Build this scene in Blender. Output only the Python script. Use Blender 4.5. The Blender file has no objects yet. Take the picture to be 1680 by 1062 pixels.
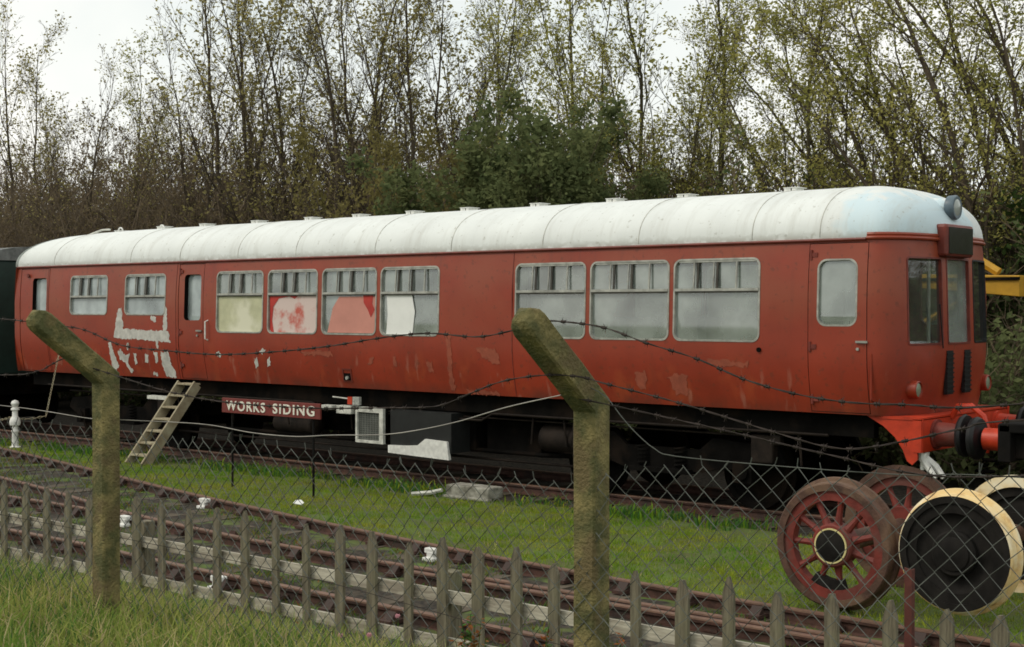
import bpy, bmesh, math, random
import numpy as np
from mathutils import Vector, Matrix
from mathutils.geometry import delaunay_2d_cdt
PI = math.pi
SC = bpy.context.scene
COL = SC.collection
R = math.radians
# ---------------------------------------------------------------- camera, sky, sun, exposure
cd = bpy.data.cameras.new("camera"); cam = bpy.data.objects.new("camera", cd); COL.objects.link(cam)
cam.location = (7.1672, -14.4983, 2.46)
cam.rotation_euler = (R(90 - 0.6385), 0, R(90 - 49.618))
cd.sensor_width = 36.0; cd.lens = 36.0 * 2333 / 1680
cd.clip_start = 0.05; cd.clip_end = 2000
SC.camera = cam
w = bpy.data.worlds.new("World"); SC.world = w; w.use_nodes = True
nt = w.node_tree; nt.nodes.clear()
wo = nt.nodes.new('ShaderNodeOutputWorld'); bg = nt.nodes.new('ShaderNodeBackground')
sky = nt.nodes.new('ShaderNodeTexSky'); sky.sky_type = 'NISHITA'; sky.sun_disc = False
SUN_EL, SUN_AZ = 46, 215
sky.sun_elevation = R(SUN_EL); sky.sun_rotation = R(SUN_AZ)
tc = nt.nodes.new('ShaderNodeTexCoord'); nz = nt.nodes.new('ShaderNodeTexNoise')
nz.inputs['Scale'].default_value = 2.3; nz.inputs['Detail'].default_value = 6; nz.inputs['Roughness'].default_value = .55
rp = nt.nodes.new('ShaderNodeValToRGB')
rp.color_ramp.elements[0].position = .3; rp.color_ramp.elements[0].color = (6.9, 7.7, 7.6, 1)
rp.color_ramp.elements[1].position = .66; rp.color_ramp.elements[1].color = (10.4, 10.1, 9.4, 1)
mx = nt.nodes.new('ShaderNodeMix'); mx.data_type = 'RGBA'; mx.inputs[0].default_value = .93
nt.links.new(tc.outputs['Generated'], nz.inputs['Vector']); nt.links.new(nz.outputs[0], rp.inputs[0])
nt.links.new(sky.outputs[0], mx.inputs[6]); nt.links.new(rp.outputs[0], mx.inputs[7])
nt.links.new(mx.outputs[2], bg.inputs[0]); bg.inputs[1].default_value = .1
nt.links.new(bg.outputs[0], wo.inputs[0])
sd = bpy.data.lights.new("sun", 'SUN'); sun = bpy.data.objects.new("sun", sd); COL.objects.link(sun)
sd.energy = 1.15; sd.angle = R(18); sd.color = (1, .91, .78)
# sun direction: azimuth measured like the sky texture (0 = +Y, turning towards +X)
sdir = Vector((math.sin(R(SUN_AZ)) * math.cos(R(SUN_EL)), math.cos(R(SUN_AZ)) * math.cos(R(SUN_EL)), math.sin(R(SUN_EL))))
sun.rotation_euler = sdir.to_track_quat('Z', 'Y').to_euler()
SC.view_settings.view_transform = 'Standard'; SC.view_settings.look = 'None'
SC.view_settings.exposure = 0.19; SC.view_settings.gamma = 1.0
SC.cycles.filter_width = 1.7
SC.cycles.max_bounces = 6; SC.cycles.transparent_max_bounces = 12

# ---------------------------------------------------------------- materials
def mat(name, col, rough=.7, var=.25, scale=6.0, col2=None, bump=0.0, metal=0.0, spec=.4, bscale=None, stretch=None, col3=None, scale3=2.0, lo=.35, hi=.65):
    m = bpy.data.materials.new(name); m.use_nodes = True; n = m.node_tree.nodes; l = m.node_tree.links
    b = n['Principled BSDF']; b.inputs['Roughness'].default_value = rough; b.inputs['Metallic'].default_value = metal
    b.inputs['Specular IOR Level'].default_value = spec
    t = n.new('ShaderNodeTexCoord'); vec = t.outputs['Object']
    if stretch:
        mp = n.new('ShaderNodeMapping'); mp.inputs['Scale'].default_value = stretch; l.new(vec, mp.inputs[0]); vec = mp.outputs[0]
    z = n.new('ShaderNodeTexNoise'); z.inputs['Scale'].default_value = scale; z.inputs['Detail'].default_value = 7; z.inputs['Roughness'].default_value = .62
    l.new(vec, z.inputs['Vector'])
    r = n.new('ShaderNodeValToRGB'); c2 = col2 or tuple(max(0, c * (1 - var)) for c in col); c1 = col if col2 else tuple(min(1, c * (1 + var * .6)) for c in col)
    r.color_ramp.elements[0].position = lo; r.color_ramp.elements[0].color = (*c2, 1)
    r.color_ramp.elements[1].position = hi; r.color_ramp.elements[1].color = (*c1, 1)
    l.new(z.outputs[0], r.inputs[0]); out = r.outputs[0]
    if col3:
        z3 = n.new('ShaderNodeTexNoise'); z3.inputs['Scale'].default_value = scale3; z3.inputs['Detail'].default_value = 5
        l.new(t.outputs['Object'], z3.inputs['Vector'])
        r3 = n.new('ShaderNodeValToRGB'); r3.color_ramp.elements[0].position = .5; r3.color_ramp.elements[1].position = .62
        r3.color_ramp.elements[0].color = (0, 0, 0, 1); r3.color_ramp.elements[1].color = (1, 1, 1, 1)
        l.new(z3.outputs[0], r3.inputs[0])
        k = n.new('ShaderNodeMix'); k.data_type = 'RGBA'; l.new(r3.outputs[0], k.inputs[0]); l.new(out, k.inputs[6]); k.inputs[7].default_value = (*col3, 1); out = k.outputs[2]
    l.new(out, b.inputs['Base Color'])
    if bump:
        z2 = n.new('ShaderNodeTexNoise'); z2.inputs['Scale'].default_value = bscale or scale * 4; z2.inputs['Detail'].default_value = 4
        l.new(vec, z2.inputs['Vector'])
        bp = n.new('ShaderNodeBump'); bp.inputs['Strength'].default_value = bump; bp.inputs['Distance'].default_value = .02
        l.new(z2.outputs[0], bp.inputs['Height']); l.new(bp.outputs[0], b.inputs['Normal'])
    return m

def glass(name, film=(.3, .35, .35), fm=.35, gl=.16, tint=(.8, .88, .86), rough=.03):
    m = bpy.data.materials.new(name); m.use_nodes = True; n = m.node_tree.nodes; l = m.node_tree.links; n.clear()
    o = n.new('ShaderNodeOutputMaterial'); tr = n.new('ShaderNodeBsdfTransparent'); tr.inputs[0].default_value = (*tint, 1)
    df = n.new('ShaderNodeBsdfDiffuse'); gs = n.new('ShaderNodeBsdfGlossy'); gs.inputs['Roughness'].default_value = rough
    t = n.new('ShaderNodeTexCoord'); z = n.new('ShaderNodeTexNoise'); z.inputs['Scale'].default_value = 1.7; z.inputs['Detail'].default_value = 5
    l.new(t.outputs['Object'], z.inputs[0]); r = n.new('ShaderNodeMapRange'); r.inputs[1].default_value = .3; r.inputs[2].default_value = .7
    r.inputs[3].default_value = fm * .45; r.inputs[4].default_value = min(1, fm * 1.55); l.new(z.outputs[0], r.inputs[0])
    df.inputs[0].default_value = (*film, 1)
    a = n.new('ShaderNodeMixShader'); l.new(r.outputs[0], a.inputs[0]); l.new(tr.outputs[0], a.inputs[1]); l.new(df.outputs[0], a.inputs[2])
    f = n.new('ShaderNodeFresnel'); f.inputs[0].default_value = 1.5
    ad = n.new('ShaderNodeMath'); ad.operation = 'ADD'; ad.inputs[1].default_value = gl * .4; l.new(f.outputs[0], ad.inputs[0])
    b = n.new('ShaderNodeMixShader'); l.new(ad.outputs[0], b.inputs[0]); l.new(a.outputs[0], b.inputs[1]); l.new(gs.outputs[0], b.inputs[2])
    l.new(b.outputs[0], o.inputs[0]); return m

def leafmat(name, c1, c2, trans=.35, scale=.7):
    m = bpy.data.materials.new(name); m.use_nodes = True; n = m.node_tree.nodes; l = m.node_tree.links; n.clear()
    o = n.new('ShaderNodeOutputMaterial'); t = n.new('ShaderNodeTexCoord'); z = n.new('ShaderNodeTexNoise'); z.inputs['Scale'].default_value = scale
    z.inputs['Detail'].default_value = 9; z.inputs['Roughness'].default_value = .75; l.new(t.outputs['Object'], z.inputs[0])
    r = n.new('ShaderNodeValToRGB'); r.color_ramp.elements[0].position = .38; r.color_ramp.elements[1].position = .62
    r.color_ramp.elements[0].color = (*c1, 1); r.color_ramp.elements[1].color = (*c2, 1); l.new(z.outputs[0], r.inputs[0])
    d = n.new('ShaderNodeBsdfDiffuse'); tr = n.new('ShaderNodeBsdfTranslucent'); l.new(r.outputs[0], d.inputs[0]); l.new(r.outputs[0], tr.inputs[0])
    k = n.new('ShaderNodeMixShader'); k.inputs[0].default_value = trans; l.new(d.outputs[0], k.inputs[1]); l.new(tr.outputs[0], k.inputs[2]); l.new(k.outputs[0], o.inputs[0])
    return m

def redpaint():
    m = mat('red_paint', (.262, .029, .010), rough=.45, var=.2, scale=1.1, bump=.22, bscale=1.4, spec=.45)
    n = m.node_tree.nodes; l = m.node_tree.links; b = n['Principled BSDF']
    prev = b.inputs['Base Color'].links[0].from_socket
    t = n.new('ShaderNodeTexCoord'); sx = n.new('ShaderNodeSeparateXYZ'); l.new(t.outputs['Object'], sx.inputs[0])
    def layer(prev, col, scale, stretch, lo, hi, amt, z0=None, z1=None, det=4):
        mp = n.new('ShaderNodeMapping'); mp.inputs['Scale'].default_value = stretch; l.new(t.outputs['Object'], mp.inputs[0])
        z = n.new('ShaderNodeTexNoise'); z.inputs['Scale'].default_value = scale; z.inputs['Detail'].default_value = det; l.new(mp.outputs[0], z.inputs[0])
        r = n.new('ShaderNodeMapRange'); r.inputs[1].default_value = lo; r.inputs[2].default_value = hi; r.inputs[4].default_value = amt; l.new(z.outputs[0], r.inputs[0])
        f = r.outputs[0]
        if z0 is not None:
            q = n.new('ShaderNodeMapRange'); q.inputs[1].default_value = z0; q.inputs[2].default_value = z1; l.new(sx.outputs[2], q.inputs[0])
            mm = n.new('ShaderNodeMath'); mm.operation = 'MULTIPLY'; l.new(f, mm.inputs[0]); l.new(q.outputs[0], mm.inputs[1]); f = mm.outputs[0]
        k = n.new('ShaderNodeMix'); k.data_type = 'RGBA'; l.new(f, k.inputs[0]); l.new(prev, k.inputs[6]); k.inputs[7].default_value = (*col, 1); return k.outputs[2]
    prev = layer(prev, (.34, .060, .018), 2.1, (1, 1, .8), .55, .64, .5, 2.0, 1.6)      # flatted-down filler patches low on the side
    prev = layer(prev, (.38, .17, .12), 3.3, (1.6, 1, .45), .63, .69, .4, 1.9, 1.6)   # paler scrapes
    prev = layer(prev, (.262, .060, .027), .9, (1, 1, 1.4), .30, .6, .8, 1.75, 2.6)      # chalky faded band above
    prev = layer(prev, (.10, .03, .02), 1.3, (6, 1, .35), .6, .8, .35)                 # rain streaks
    prev = layer(prev, (.06, .025, .018), 2.6, (1, 1, 1), .35, .75, .8, 1.42, 1.26)      # road dirt at the sill
    prev = layer(prev, (.12, .03, .015), 14, (1, 1, 1), .60, .68, .5)      # small chips
    l.new(prev, b.inputs['Base Color'])
    return m

def roofpaint():
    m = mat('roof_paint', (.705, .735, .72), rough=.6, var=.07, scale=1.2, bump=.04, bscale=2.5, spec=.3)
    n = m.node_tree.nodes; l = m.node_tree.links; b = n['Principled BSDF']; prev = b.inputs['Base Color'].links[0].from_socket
    t = n.new('ShaderNodeTexCoord'); sx = n.new('ShaderNodeSeparateXYZ'); l.new(t.outputs['Object'], sx.inputs[0])
    z = n.new('ShaderNodeTexNoise'); z.inputs['Scale'].default_value = 5; z.inputs['Detail'].default_value = 5; l.new(t.outputs['Object'], z.inputs[0])
    def rng(sock, a, c, o0=0, o1=1):
        r = n.new('ShaderNodeMapRange'); r.inputs[1].default_value = a; r.inputs[2].default_value = c; r.inputs[3].default_value = o0; r.inputs[4].default_value = o1; l.new(sock, r.inputs[0]); return r.outputs[0]
    def mul(a, c, op='MULTIPLY'):
        k = n.new('ShaderNodeMath'); k.operation = op; l.new(a, k.inputs[0]); l.new(c, k.inputs[1]); return k.outputs[0]
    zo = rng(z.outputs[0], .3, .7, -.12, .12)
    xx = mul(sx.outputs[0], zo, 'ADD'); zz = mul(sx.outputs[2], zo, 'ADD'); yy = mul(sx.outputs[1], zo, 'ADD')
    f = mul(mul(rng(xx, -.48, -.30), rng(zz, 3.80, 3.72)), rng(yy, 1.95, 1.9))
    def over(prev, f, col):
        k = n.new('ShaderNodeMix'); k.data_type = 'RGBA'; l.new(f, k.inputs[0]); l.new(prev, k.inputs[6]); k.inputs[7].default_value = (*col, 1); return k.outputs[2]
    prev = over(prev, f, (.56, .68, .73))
    z2 = n.new('ShaderNodeTexNoise'); z2.inputs['Scale'].default_value = 9; z2.inputs['Detail'].default_value = 6; l.new(t.outputs['Object'], z2.inputs[0])
    g = mul(rng(mul(sx.outputs[2], rng(z2.outputs[0], .3, .7, -.04, .04), 'ADD'), 3.33, 3.25), rng(z2.outputs[0], .35, .6, .2, .85))
    prev = over(prev, g, (.30, .29, .25))      # grime line along the gutter
    mp = n.new('ShaderNodeMapping'); mp.inputs['Scale'].default_value = (2.2, .3, .3); l.new(t.outputs['Object'], mp.inputs[0])
    z5 = n.new('ShaderNodeTexNoise'); z5.inputs['Scale'].default_value = 2.4; z5.inputs['Detail'].default_value = 7; z5.inputs['Roughness'].default_value = .7; l.new(mp.outputs[0], z5.inputs[0])
    prev = over(prev, rng(z5.outputs[0], .5, .75, 0, .55), (.46, .46, .42))     # old rain streaks and soot
    z6 = n.new('ShaderNodeTexNoise'); z6.inputs['Scale'].default_value = 16; z6.inputs['Detail'].default_value = 4; l.new(t.outputs['Object'], z6.inputs[0])
    prev = over(prev, rng(z6.outputs[0], .64, .72, 0, .45), (.30, .29, .24))     # lichen and rust spots
    l.new(prev, b.inputs['Base Color']); return m

M = {}
M['red'] = redpaint(); M['roof'] = roofpaint()
M['redbright'] = mat('bright_red_paint', (.50, .040, .012), rough=.45, var=.25, scale=5)
M['dkred'] = mat('dark_red_trim', (.16, .028, .018), rough=.5, var=.3, scale=5)
M['primer'] = mat('primer', (.50, .49, .45), rough=.8, var=.25, scale=9)
M['pinkprimer'] = mat('pink_primer', (.28, .066, .034), rough=.8, var=.2, scale=9)
M['alu'] = mat('window_metal', (.36, .36, .32), rough=.45, var=.35, scale=8, metal=.2)
M['black'] = mat('black_frame', (.008, .0075, .007), rough=.85, var=.5, scale=4, col3=(.016, .012, .010), scale3=1.3, spec=.12)
M['under'] = mat('underframe_grime', (.0055, .005, .0045), rough=.95, var=.5, scale=3, col3=(.014, .010, .0075), scale3=2, spec=.06)
M['rubber'] = mat('black_rubber', (.010, .010, .011), rough=.5, var=.3, spec=.3)
M['barpaint'] = mat('sash_dark', (.06, .055, .045), rough=.7, var=.5)
M['glass'] = glass('dirty_glass', (.48, .54, .50), .42, .3)
M['glassblue'] = glass('frosted_glass', (.46, .53, .53), .72, .15)
M['glassclear'] = glass('windscreen_glass', (.2, .24, .22), .12, .25, (.9, .95, .92))
M['interior'] = mat('interior_panel', (.62, .64, .58), rough=.8, var=.2, scale=2)
M['intfloor'] = mat('interior_floor', (.12, .10, .08), rough=.9)
M['seat'] = mat('seat_cloth', (.10, .12, .13), rough=.95)
M['creamboard'] = mat('cream_board', (.50, .50, .33), rough=.9, var=.12, scale=5, col3=(.66, .65, .5), scale3=1.6)
M['pinkboard'] = mat('pink_painted_board', (.62, .50, .46), rough=.8, scale=3, col2=(.50, .11, .08), lo=.36, hi=.52)
M['salmon'] = mat('salmon_board', (.56, .25, .20), rough=.85, var=.1, scale=2)
M['redpaintblob'] = mat('red_paint_patch', (.45, .04, .03), rough=.7, var=.2)
M['paper'] = mat('paper', (.78, .79, .76), rough=.9, var=.04)
M['white'] = mat('white_paint', (.72, .72, .68), rough=.6, var=.2, scale=12)
M['offwhite'] = mat('weathered_white', (.55, .55, .50), rough=.8, var=.35, scale=9)
M['rust'] = mat('rusty_steel', (.075, .034, .024), rough=.75, var=.45, scale=9, bump=.3, col3=(.04, .024, .019), scale3=4)
M['railtop'] = mat('rail_head', (.155, .088, .058), rough=.55, var=.3, scale=7, col3=(.16, .085, .06), scale3=5)
M['sleeper'] = mat('sleeper_wood', (.075, .06, .042), rough=.95, var=.5, scale=5, stretch=(1, .25, 1), bump=.4)
M['picket'] = mat('weathered_picket', (.225, .20, .135), rough=.9, scale=3.5, stretch=(9, 9, 1), col2=(.075, .062, .044), bump=.5, bscale=9, col3=(.15, .145, .085), scale3=2.4)
M['fencerail'] = mat('pale_fence_rail', (.47, .44, .35), rough=.85, scale=3, stretch=(1, 6, 6), col2=(.25, .22, .17), bump=.3, lo=.4, hi=.6)
M['concrete'] = mat('mossy_concrete', (.225, .185, .075), rough=.95, scale=9, col2=(.085, .085, .032), bump=.7, bscale=70, col3=(.13, .10, .045), scale3=7, lo=.42, hi=.62)
M['wire'] = mat('galvanised_wire', (.105, .112, .10), rough=.7, var=.45, scale=5, metal=.0, spec=.2)
M['barb'] = mat('rusty_barbed_wire', (.028, .019, .015), rough=.8, var=.4, scale=6)
M['plainwire'] = mat('bright_wire', (.33, .31, .28), rough=.5, var=.3, scale=5, metal=.3)
M['ladder'] = mat('ladder_wood', (.38, .35, .24), rough=.85, scale=5, stretch=(4, 1, 1), col2=(.24, .19, .12))
M['signred'] = mat('sign_red', (.16, .028, .022), rough=.6, var=.2)
M['signwhite'] = mat('sign_white', (.74, .72, .62), rough=.7, var=.2, scale=20)
M['wheelred'] = mat('wheel_red', (.17, .026, .017), rough=.6, var=.35, scale=6, bump=.2, col3=(.12, .04, .03), scale3=3)
M['tyre'] = mat('rusty_tyre', (.085, .043, .028), rough=.75, var=.4, scale=9, bump=.3, col3=(.13, .075, .045), scale3=4)
M['creamtyre'] = mat('cream_tyre', (.72, .53, .25), rough=.55, scale=7, col2=(.42, .22, .07), lo=.3, hi=.5, col3=(.80, .72, .52), scale3=3)
M['hubblack'] = mat('hub_black', (.014, .0125, .011), rough=.8, var=.5, spec=.15)
M['hubring'] = mat('hub_ring', (.62, .55, .25), rough=.6, var=.1)
M['greencoach'] = mat('dark_green_paint', (.012, .032, .026), rough=.5, var=.2)
M['yellow'] = mat('yellow_paint', (.46, .25, .018), rough=.55, var=.2, scale=4)
M['bark'] = mat('bark', (.075, .058, .038), rough=.95, var=.4, scale=5)
M['barkgreen'] = mat('bark_greenish', (.085, .075, .042), rough=.95, var=.4, scale=5)
M['twig'] = mat('twig', (.145, .11, .072), rough=.95, var=.3, scale=2)  # twig colour lifted to stand in for haze over the wood
M['leafgreen'] = leafmat('leaf_willow', (.26, .27, .07), (.48, .44, .15), .55)
M['leafolive'] = leafmat('leaf_olive', (.25, .23, .09), (.42, .37, .15), .55)
M['leafdark'] = leafmat('leaf_dark', (.085, .115, .05), (.19, .21, .09), .4, .9)
M['leafbrown'] = leafmat('leaf_brown', (.15, .135, .05), (.25, .215, .085), .4, .8)
M['leafscrub'] = leafmat('leaf_scrub', (.10, .076, .044), (.20, .155, .09), .35, .5)
M['leafbush'] = leafmat('leaf_bush', (.03, .055, .016), (.07, .11, .035), .3, .9)
M['moss'] = leafmat('moss_blade', (.07, .12, .015), (.20, .19, .04), .25, 1.2)
M['lawn'] = leafmat('lawn_blade', (.10, .24, .018), (.33, .33, .04), .3, .55)
M['tall'] = leafmat('tall_grass_blade', (.15, .25, .045), (.42, .40, .12), .35, 1.1)
M['straw'] = leafmat('straw_blade', (.36, .29, .15), (.52, .43, .24), .35, 2)
M['weed'] = leafmat('weed_leaf', (.045, .13, .03), (.10, .20, .05), .3, 2)
M['rustleaf'] = leafmat('autumn_leaf', (.22, .07, .025), (.30, .16, .06), .3, 3)
M['clover'] = mat('clover_pink', (.55, .26, .30), rough=.9, var=.2)

# ---------------------------------------------------------------- mesh helpers
class MB:
    def __init__(s): s.v = []; s.f = []; s.m = []
    def add(s, vs, fs, mi=0):
        o = len(s.v); s.v += [tuple(x) for x in vs]; s.f += [tuple(i + o for i in q) for q in fs]; s.m += [mi] * len(fs)
    def box(s, c, d, rot=None, mi=0):
        c = Vector(c); vs = []
        for i in (-1, 1):
            for j in (-1, 1):
                for k in (-1, 1):
                    q = Vector((i * d[0] / 2, j * d[1] / 2, k * d[2] / 2))
                    if rot: q = rot @ q
                    vs.append(c + q)
        s.add(vs, [(0, 1, 3, 2), (4, 6, 7, 5), (0, 4, 5, 1), (2, 3, 7, 6), (0, 2, 6, 4), (1, 5, 7, 3)], mi)
    def tube(s, pts, rad, n=6, mi=0, cap=True, ell=None):
        pts = [Vector(p) for p in pts]; vs = []; N = len(pts)
        rad = rad if isinstance(rad, (list, tuple)) else [rad] * N
        u = None
        for i, p in enumerate(pts):
            t = (pts[min(i + 1, N - 1)] - pts[max(i - 1, 0)]); t = t.normalized() if t.length > 1e-9 else Vector((0, 0, 1))
            if u is None:
                a = Vector((0, 0, 1)) if abs(t.z) < .9 else Vector((1, 0, 0)); u = t.cross(a).normalized()
            else:
                u = u - t * u.dot(t); u = u.normalized() if u.length > 1e-6 else t.orthogonal().normalized()
            v = t.cross(u)
            for k in range(n):
                a = 2 * PI * k / n; vs.append(p + (u * math.cos(a) + v * math.sin(a)) * rad[i])
        fs = [(i * n + k, i * n + (k + 1) % n, (i + 1) * n + (k + 1) % n, (i + 1) * n + k) for i in range(N - 1) for k in range(n)]
        if cap: fs += [tuple(range(n))[::-1], tuple((N - 1) * n + k for k in range(n))]
        s.add(vs, fs, mi)
    def cyl(s, p0, p1, r, n=24, mi=0, r1=None): s.tube([p0, p1], [r, r if r1 is None else r1], n, mi)
    def lathe(s, o, axis, prof, n=48, mi=0, close=False):
        # prof: list of (dist along axis, radius)
        axis = Vector(axis).normalized(); u = axis.orthogonal().normalized(); v = axis.cross(u); o = Vector(o); vs = []
        for (h, r) in prof:
            for k in range(n):
                a = 2 * PI * k / n; vs.append(o + axis * h + (u * math.cos(a) + v * math.sin(a)) * r)
        P = len(prof); rr = range(P) if close else range(P - 1)
        fs = [(i * n + k, i * n + (k + 1) % n, ((i + 1) % P) * n + (k + 1) % n, ((i + 1) % P) * n + k) for i in rr for k in range(n)]
        s.add(vs, fs, mi)
    def prism(s, poly, ex, mi=0):
        # poly: 3D points, ex: extrusion vector
        n = len(poly); ex = Vector(ex); a = [Vector(p) for p in poly]; b = [p + ex for p in a]
        s.add(a + b, [tuple(range(n))[::-1], tuple(range(n, 2 * n))] + [(i, (i + 1) % n, (i + 1) % n + n, i + n) for i in range(n)], mi)
    def build(s, name, mats, parent=None, smooth=False, bevel=0, origin=None):
        me = bpy.data.meshes.new(name); v = s.v
        if origin is not None: v = [(a - origin[0], b - origin[1], c - origin[2]) for a, b, c in v]
        me.from_pydata(v, [], s.f); me.validate()
        mats = mats if isinstance(mats, (list, tuple)) else [mats]
        for k in mats: me.materials.append(k)
        if len(mats) > 1 and len(me.polygons) == len(s.m): me.polygons.foreach_set('material_index', s.m)
        if smooth: me.polygons.foreach_set('use_smooth', [True] * len(me.polygons))
        me.update()
        o = bpy.data.objects.new(name, me); COL.objects.link(o)
        if parent is not None: o.parent = parent
        if origin is not None: o.location = origin if parent is None else Vector(origin) - parent_loc(parent)
        if parent is not None and origin is None:
            pl = parent_loc(parent)
            o.location = -pl
        if bevel:
            bv = o.modifiers.new('bevel', 'BEVEL'); bv.width = bevel; bv.segments = 2; bv.limit_method = 'ANGLE'; bv.angle_limit = R(40)
        if smooth:
            try: me.set_sharp_from_angle(angle=R(38))
            except Exception: pass
        return o
def parent_loc(p):
    t = Vector((0, 0, 0))
    while p is not None: t += p.location; p = p.parent
    return t
def tag(o, label=None, cat=None, group=None, kind=None):
    if label: o['label'] = label
    if cat: o['category'] = cat
    if group: o['group'] = group
    if kind: o['kind'] = kind
    return o
def empty(name, loc, label, cat, group=None):
    o = bpy.data.objects.new(name, None); COL.objects.link(o); o.location = loc; o.empty_display_size = .3
    return tag(o, label, cat, group)
def copy_tree(o, parent=None):
    c = o.copy(); COL.objects.link(c); c.parent = parent
    for ch in o.children: copy_tree(ch, c)
    return c
def rrect(x0, x1, y0, y1, r, n=5):
    pts = []
    for cx, cy, a0 in ((x1 - r, y0 + r, -90), (x1 - r, y1 - r, 0), (x0 + r, y1 - r, 90), (x0 + r, y0 + r, 180)):
        for k in range(n + 1):
            a = R(a0 + 90 * k / n); pts.append((cx + r * math.cos(a), cy + r * math.sin(a)))
    return pts
def at(px, py, Y):      # world point on the vertical plane y = Y for a place seen in the photograph (used for far trees)
    k = (px - 840) / 2333; h = (505 - py) / 2333; d = (Y + 14.4983) / (.76174 + .64788 * k)
    return Vector((7.1672 + d * (k * .76174 - .64788), Y, 2.46 + d * h))
rnd = random.Random(7)

# ================================================================ SETTING: ground
def r1y(x):     # the curving turnout rail
    P = [(-700, 3), (-22, -.2), (-15.93, -1.27), (-12.0, -2.08), (-8.8, -2.83), (-6.6, -3.21), (-4.05, -3.65), (-1.84, -3.95), (1.13, -4.17), (3.12, -4.22), (14, -4.25), (800, -4.3)]
    for (a, ya), (b, yb) in zip(P, P[1:]):
        if a <= x <= b: return ya + (yb - ya) * (x - a) / (b - a)
    return -4.2
def ground_z(x, y):
    e = min(r1y(x) + .12, -1.4); e2 = max(e + .5, -.6)
    pts = [(-60, .95), (-12.5, .86), (-10.9, .80), (-10.0, .68), (-9.2, .42), (-8.4, .12), (-7.4, -.09), (-6.8, -.118), (e, -.118), (e + .25, -.045), (e2, -.04), (max(e2 + .3, -.2), -.15), (3.0, -.16), (4.2, -.05), (12, .2), (20, 3.6), (30, 5.2), (60, 5.5), (900, 6)]
    for (a, za), (b, zb) in zip(pts, pts[1:]):
        if a <= y <= b:
            t = (y - a) / (b - a); return za + (zb - za) * t
    return pts[-1][1]
def track_and_shade_mask(x, y):
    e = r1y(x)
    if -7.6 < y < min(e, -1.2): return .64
    if -.45 < y < 9: return 1.0  # railcar track ballast, with shade under and behind the car painted in as dark ground
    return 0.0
def axisvals(lo, hi, fine0, fine1, step):
    a = list(np.arange(fine0, fine1 + 1e-6, step)); v = fine0; s = step
    while v > lo: s *= 1.6; v -= s; a.insert(0, max(v, lo))
    v = fine1; s = step
    while v < hi: s *= 1.6; v += s; a.append(min(v, hi))
    return a
xs = axisvals(-700, 700, -24, 9, .35); ys = axisvals(-700, 800, -15, 6, .2)
g = MB(); ny = len(ys)
vs = [(x, y, ground_z(x, y) + (rnd.uniform(-.014, .014) if -15 < y < 6 and -24 < x < 9 else 0)) for x in xs for y in ys]
g.add(vs, [(i * ny + j, (i + 1) * ny + j, (i + 1) * ny + j + 1, i * ny + j + 1) for i in range(len(xs) - 1) for j in range(ny - 1)])
def groundmat():
    m = mat('ground', (.085, .135, .022), rough=1, scale=1.6, col2=(.075, .075, .026), bump=.5, bscale=14)
    n = m.node_tree.nodes; l = m.node_tree.links; b = n['Principled BSDF']; prev = b.inputs['Base Color'].links[0].from_socket
    t = n.new('ShaderNodeTexCoord'); sx = n.new('ShaderNodeSeparateXYZ'); l.new(t.outputs['Object'], sx.inputs[0])
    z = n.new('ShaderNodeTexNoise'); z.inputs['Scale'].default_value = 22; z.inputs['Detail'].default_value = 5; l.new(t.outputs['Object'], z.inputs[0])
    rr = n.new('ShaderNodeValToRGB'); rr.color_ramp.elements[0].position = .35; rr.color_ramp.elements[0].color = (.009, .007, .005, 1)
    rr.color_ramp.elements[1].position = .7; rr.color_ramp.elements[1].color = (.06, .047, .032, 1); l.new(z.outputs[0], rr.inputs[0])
    at_ = n.new('ShaderNodeAttribute'); at_.attribute_name = 'ballast'  # ballast amount, which also carries the shade painted around the railcar
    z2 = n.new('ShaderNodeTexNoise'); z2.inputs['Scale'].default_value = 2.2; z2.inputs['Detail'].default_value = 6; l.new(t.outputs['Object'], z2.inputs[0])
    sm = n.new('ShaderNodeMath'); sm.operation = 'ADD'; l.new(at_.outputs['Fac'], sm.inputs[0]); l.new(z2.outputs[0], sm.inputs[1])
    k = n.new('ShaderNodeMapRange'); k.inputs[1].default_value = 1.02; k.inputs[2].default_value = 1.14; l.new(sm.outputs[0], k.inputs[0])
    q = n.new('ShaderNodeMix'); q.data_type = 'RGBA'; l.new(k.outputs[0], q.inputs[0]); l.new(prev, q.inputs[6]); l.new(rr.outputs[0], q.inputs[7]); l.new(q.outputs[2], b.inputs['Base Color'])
    return m
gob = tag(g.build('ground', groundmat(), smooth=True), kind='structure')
at_m = gob.data.attributes.new('ballast', 'FLOAT', 'POINT'); at_m.data.foreach_set('value', [track_and_shade_mask(v[0], v[1]) for v in g.v])

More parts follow.
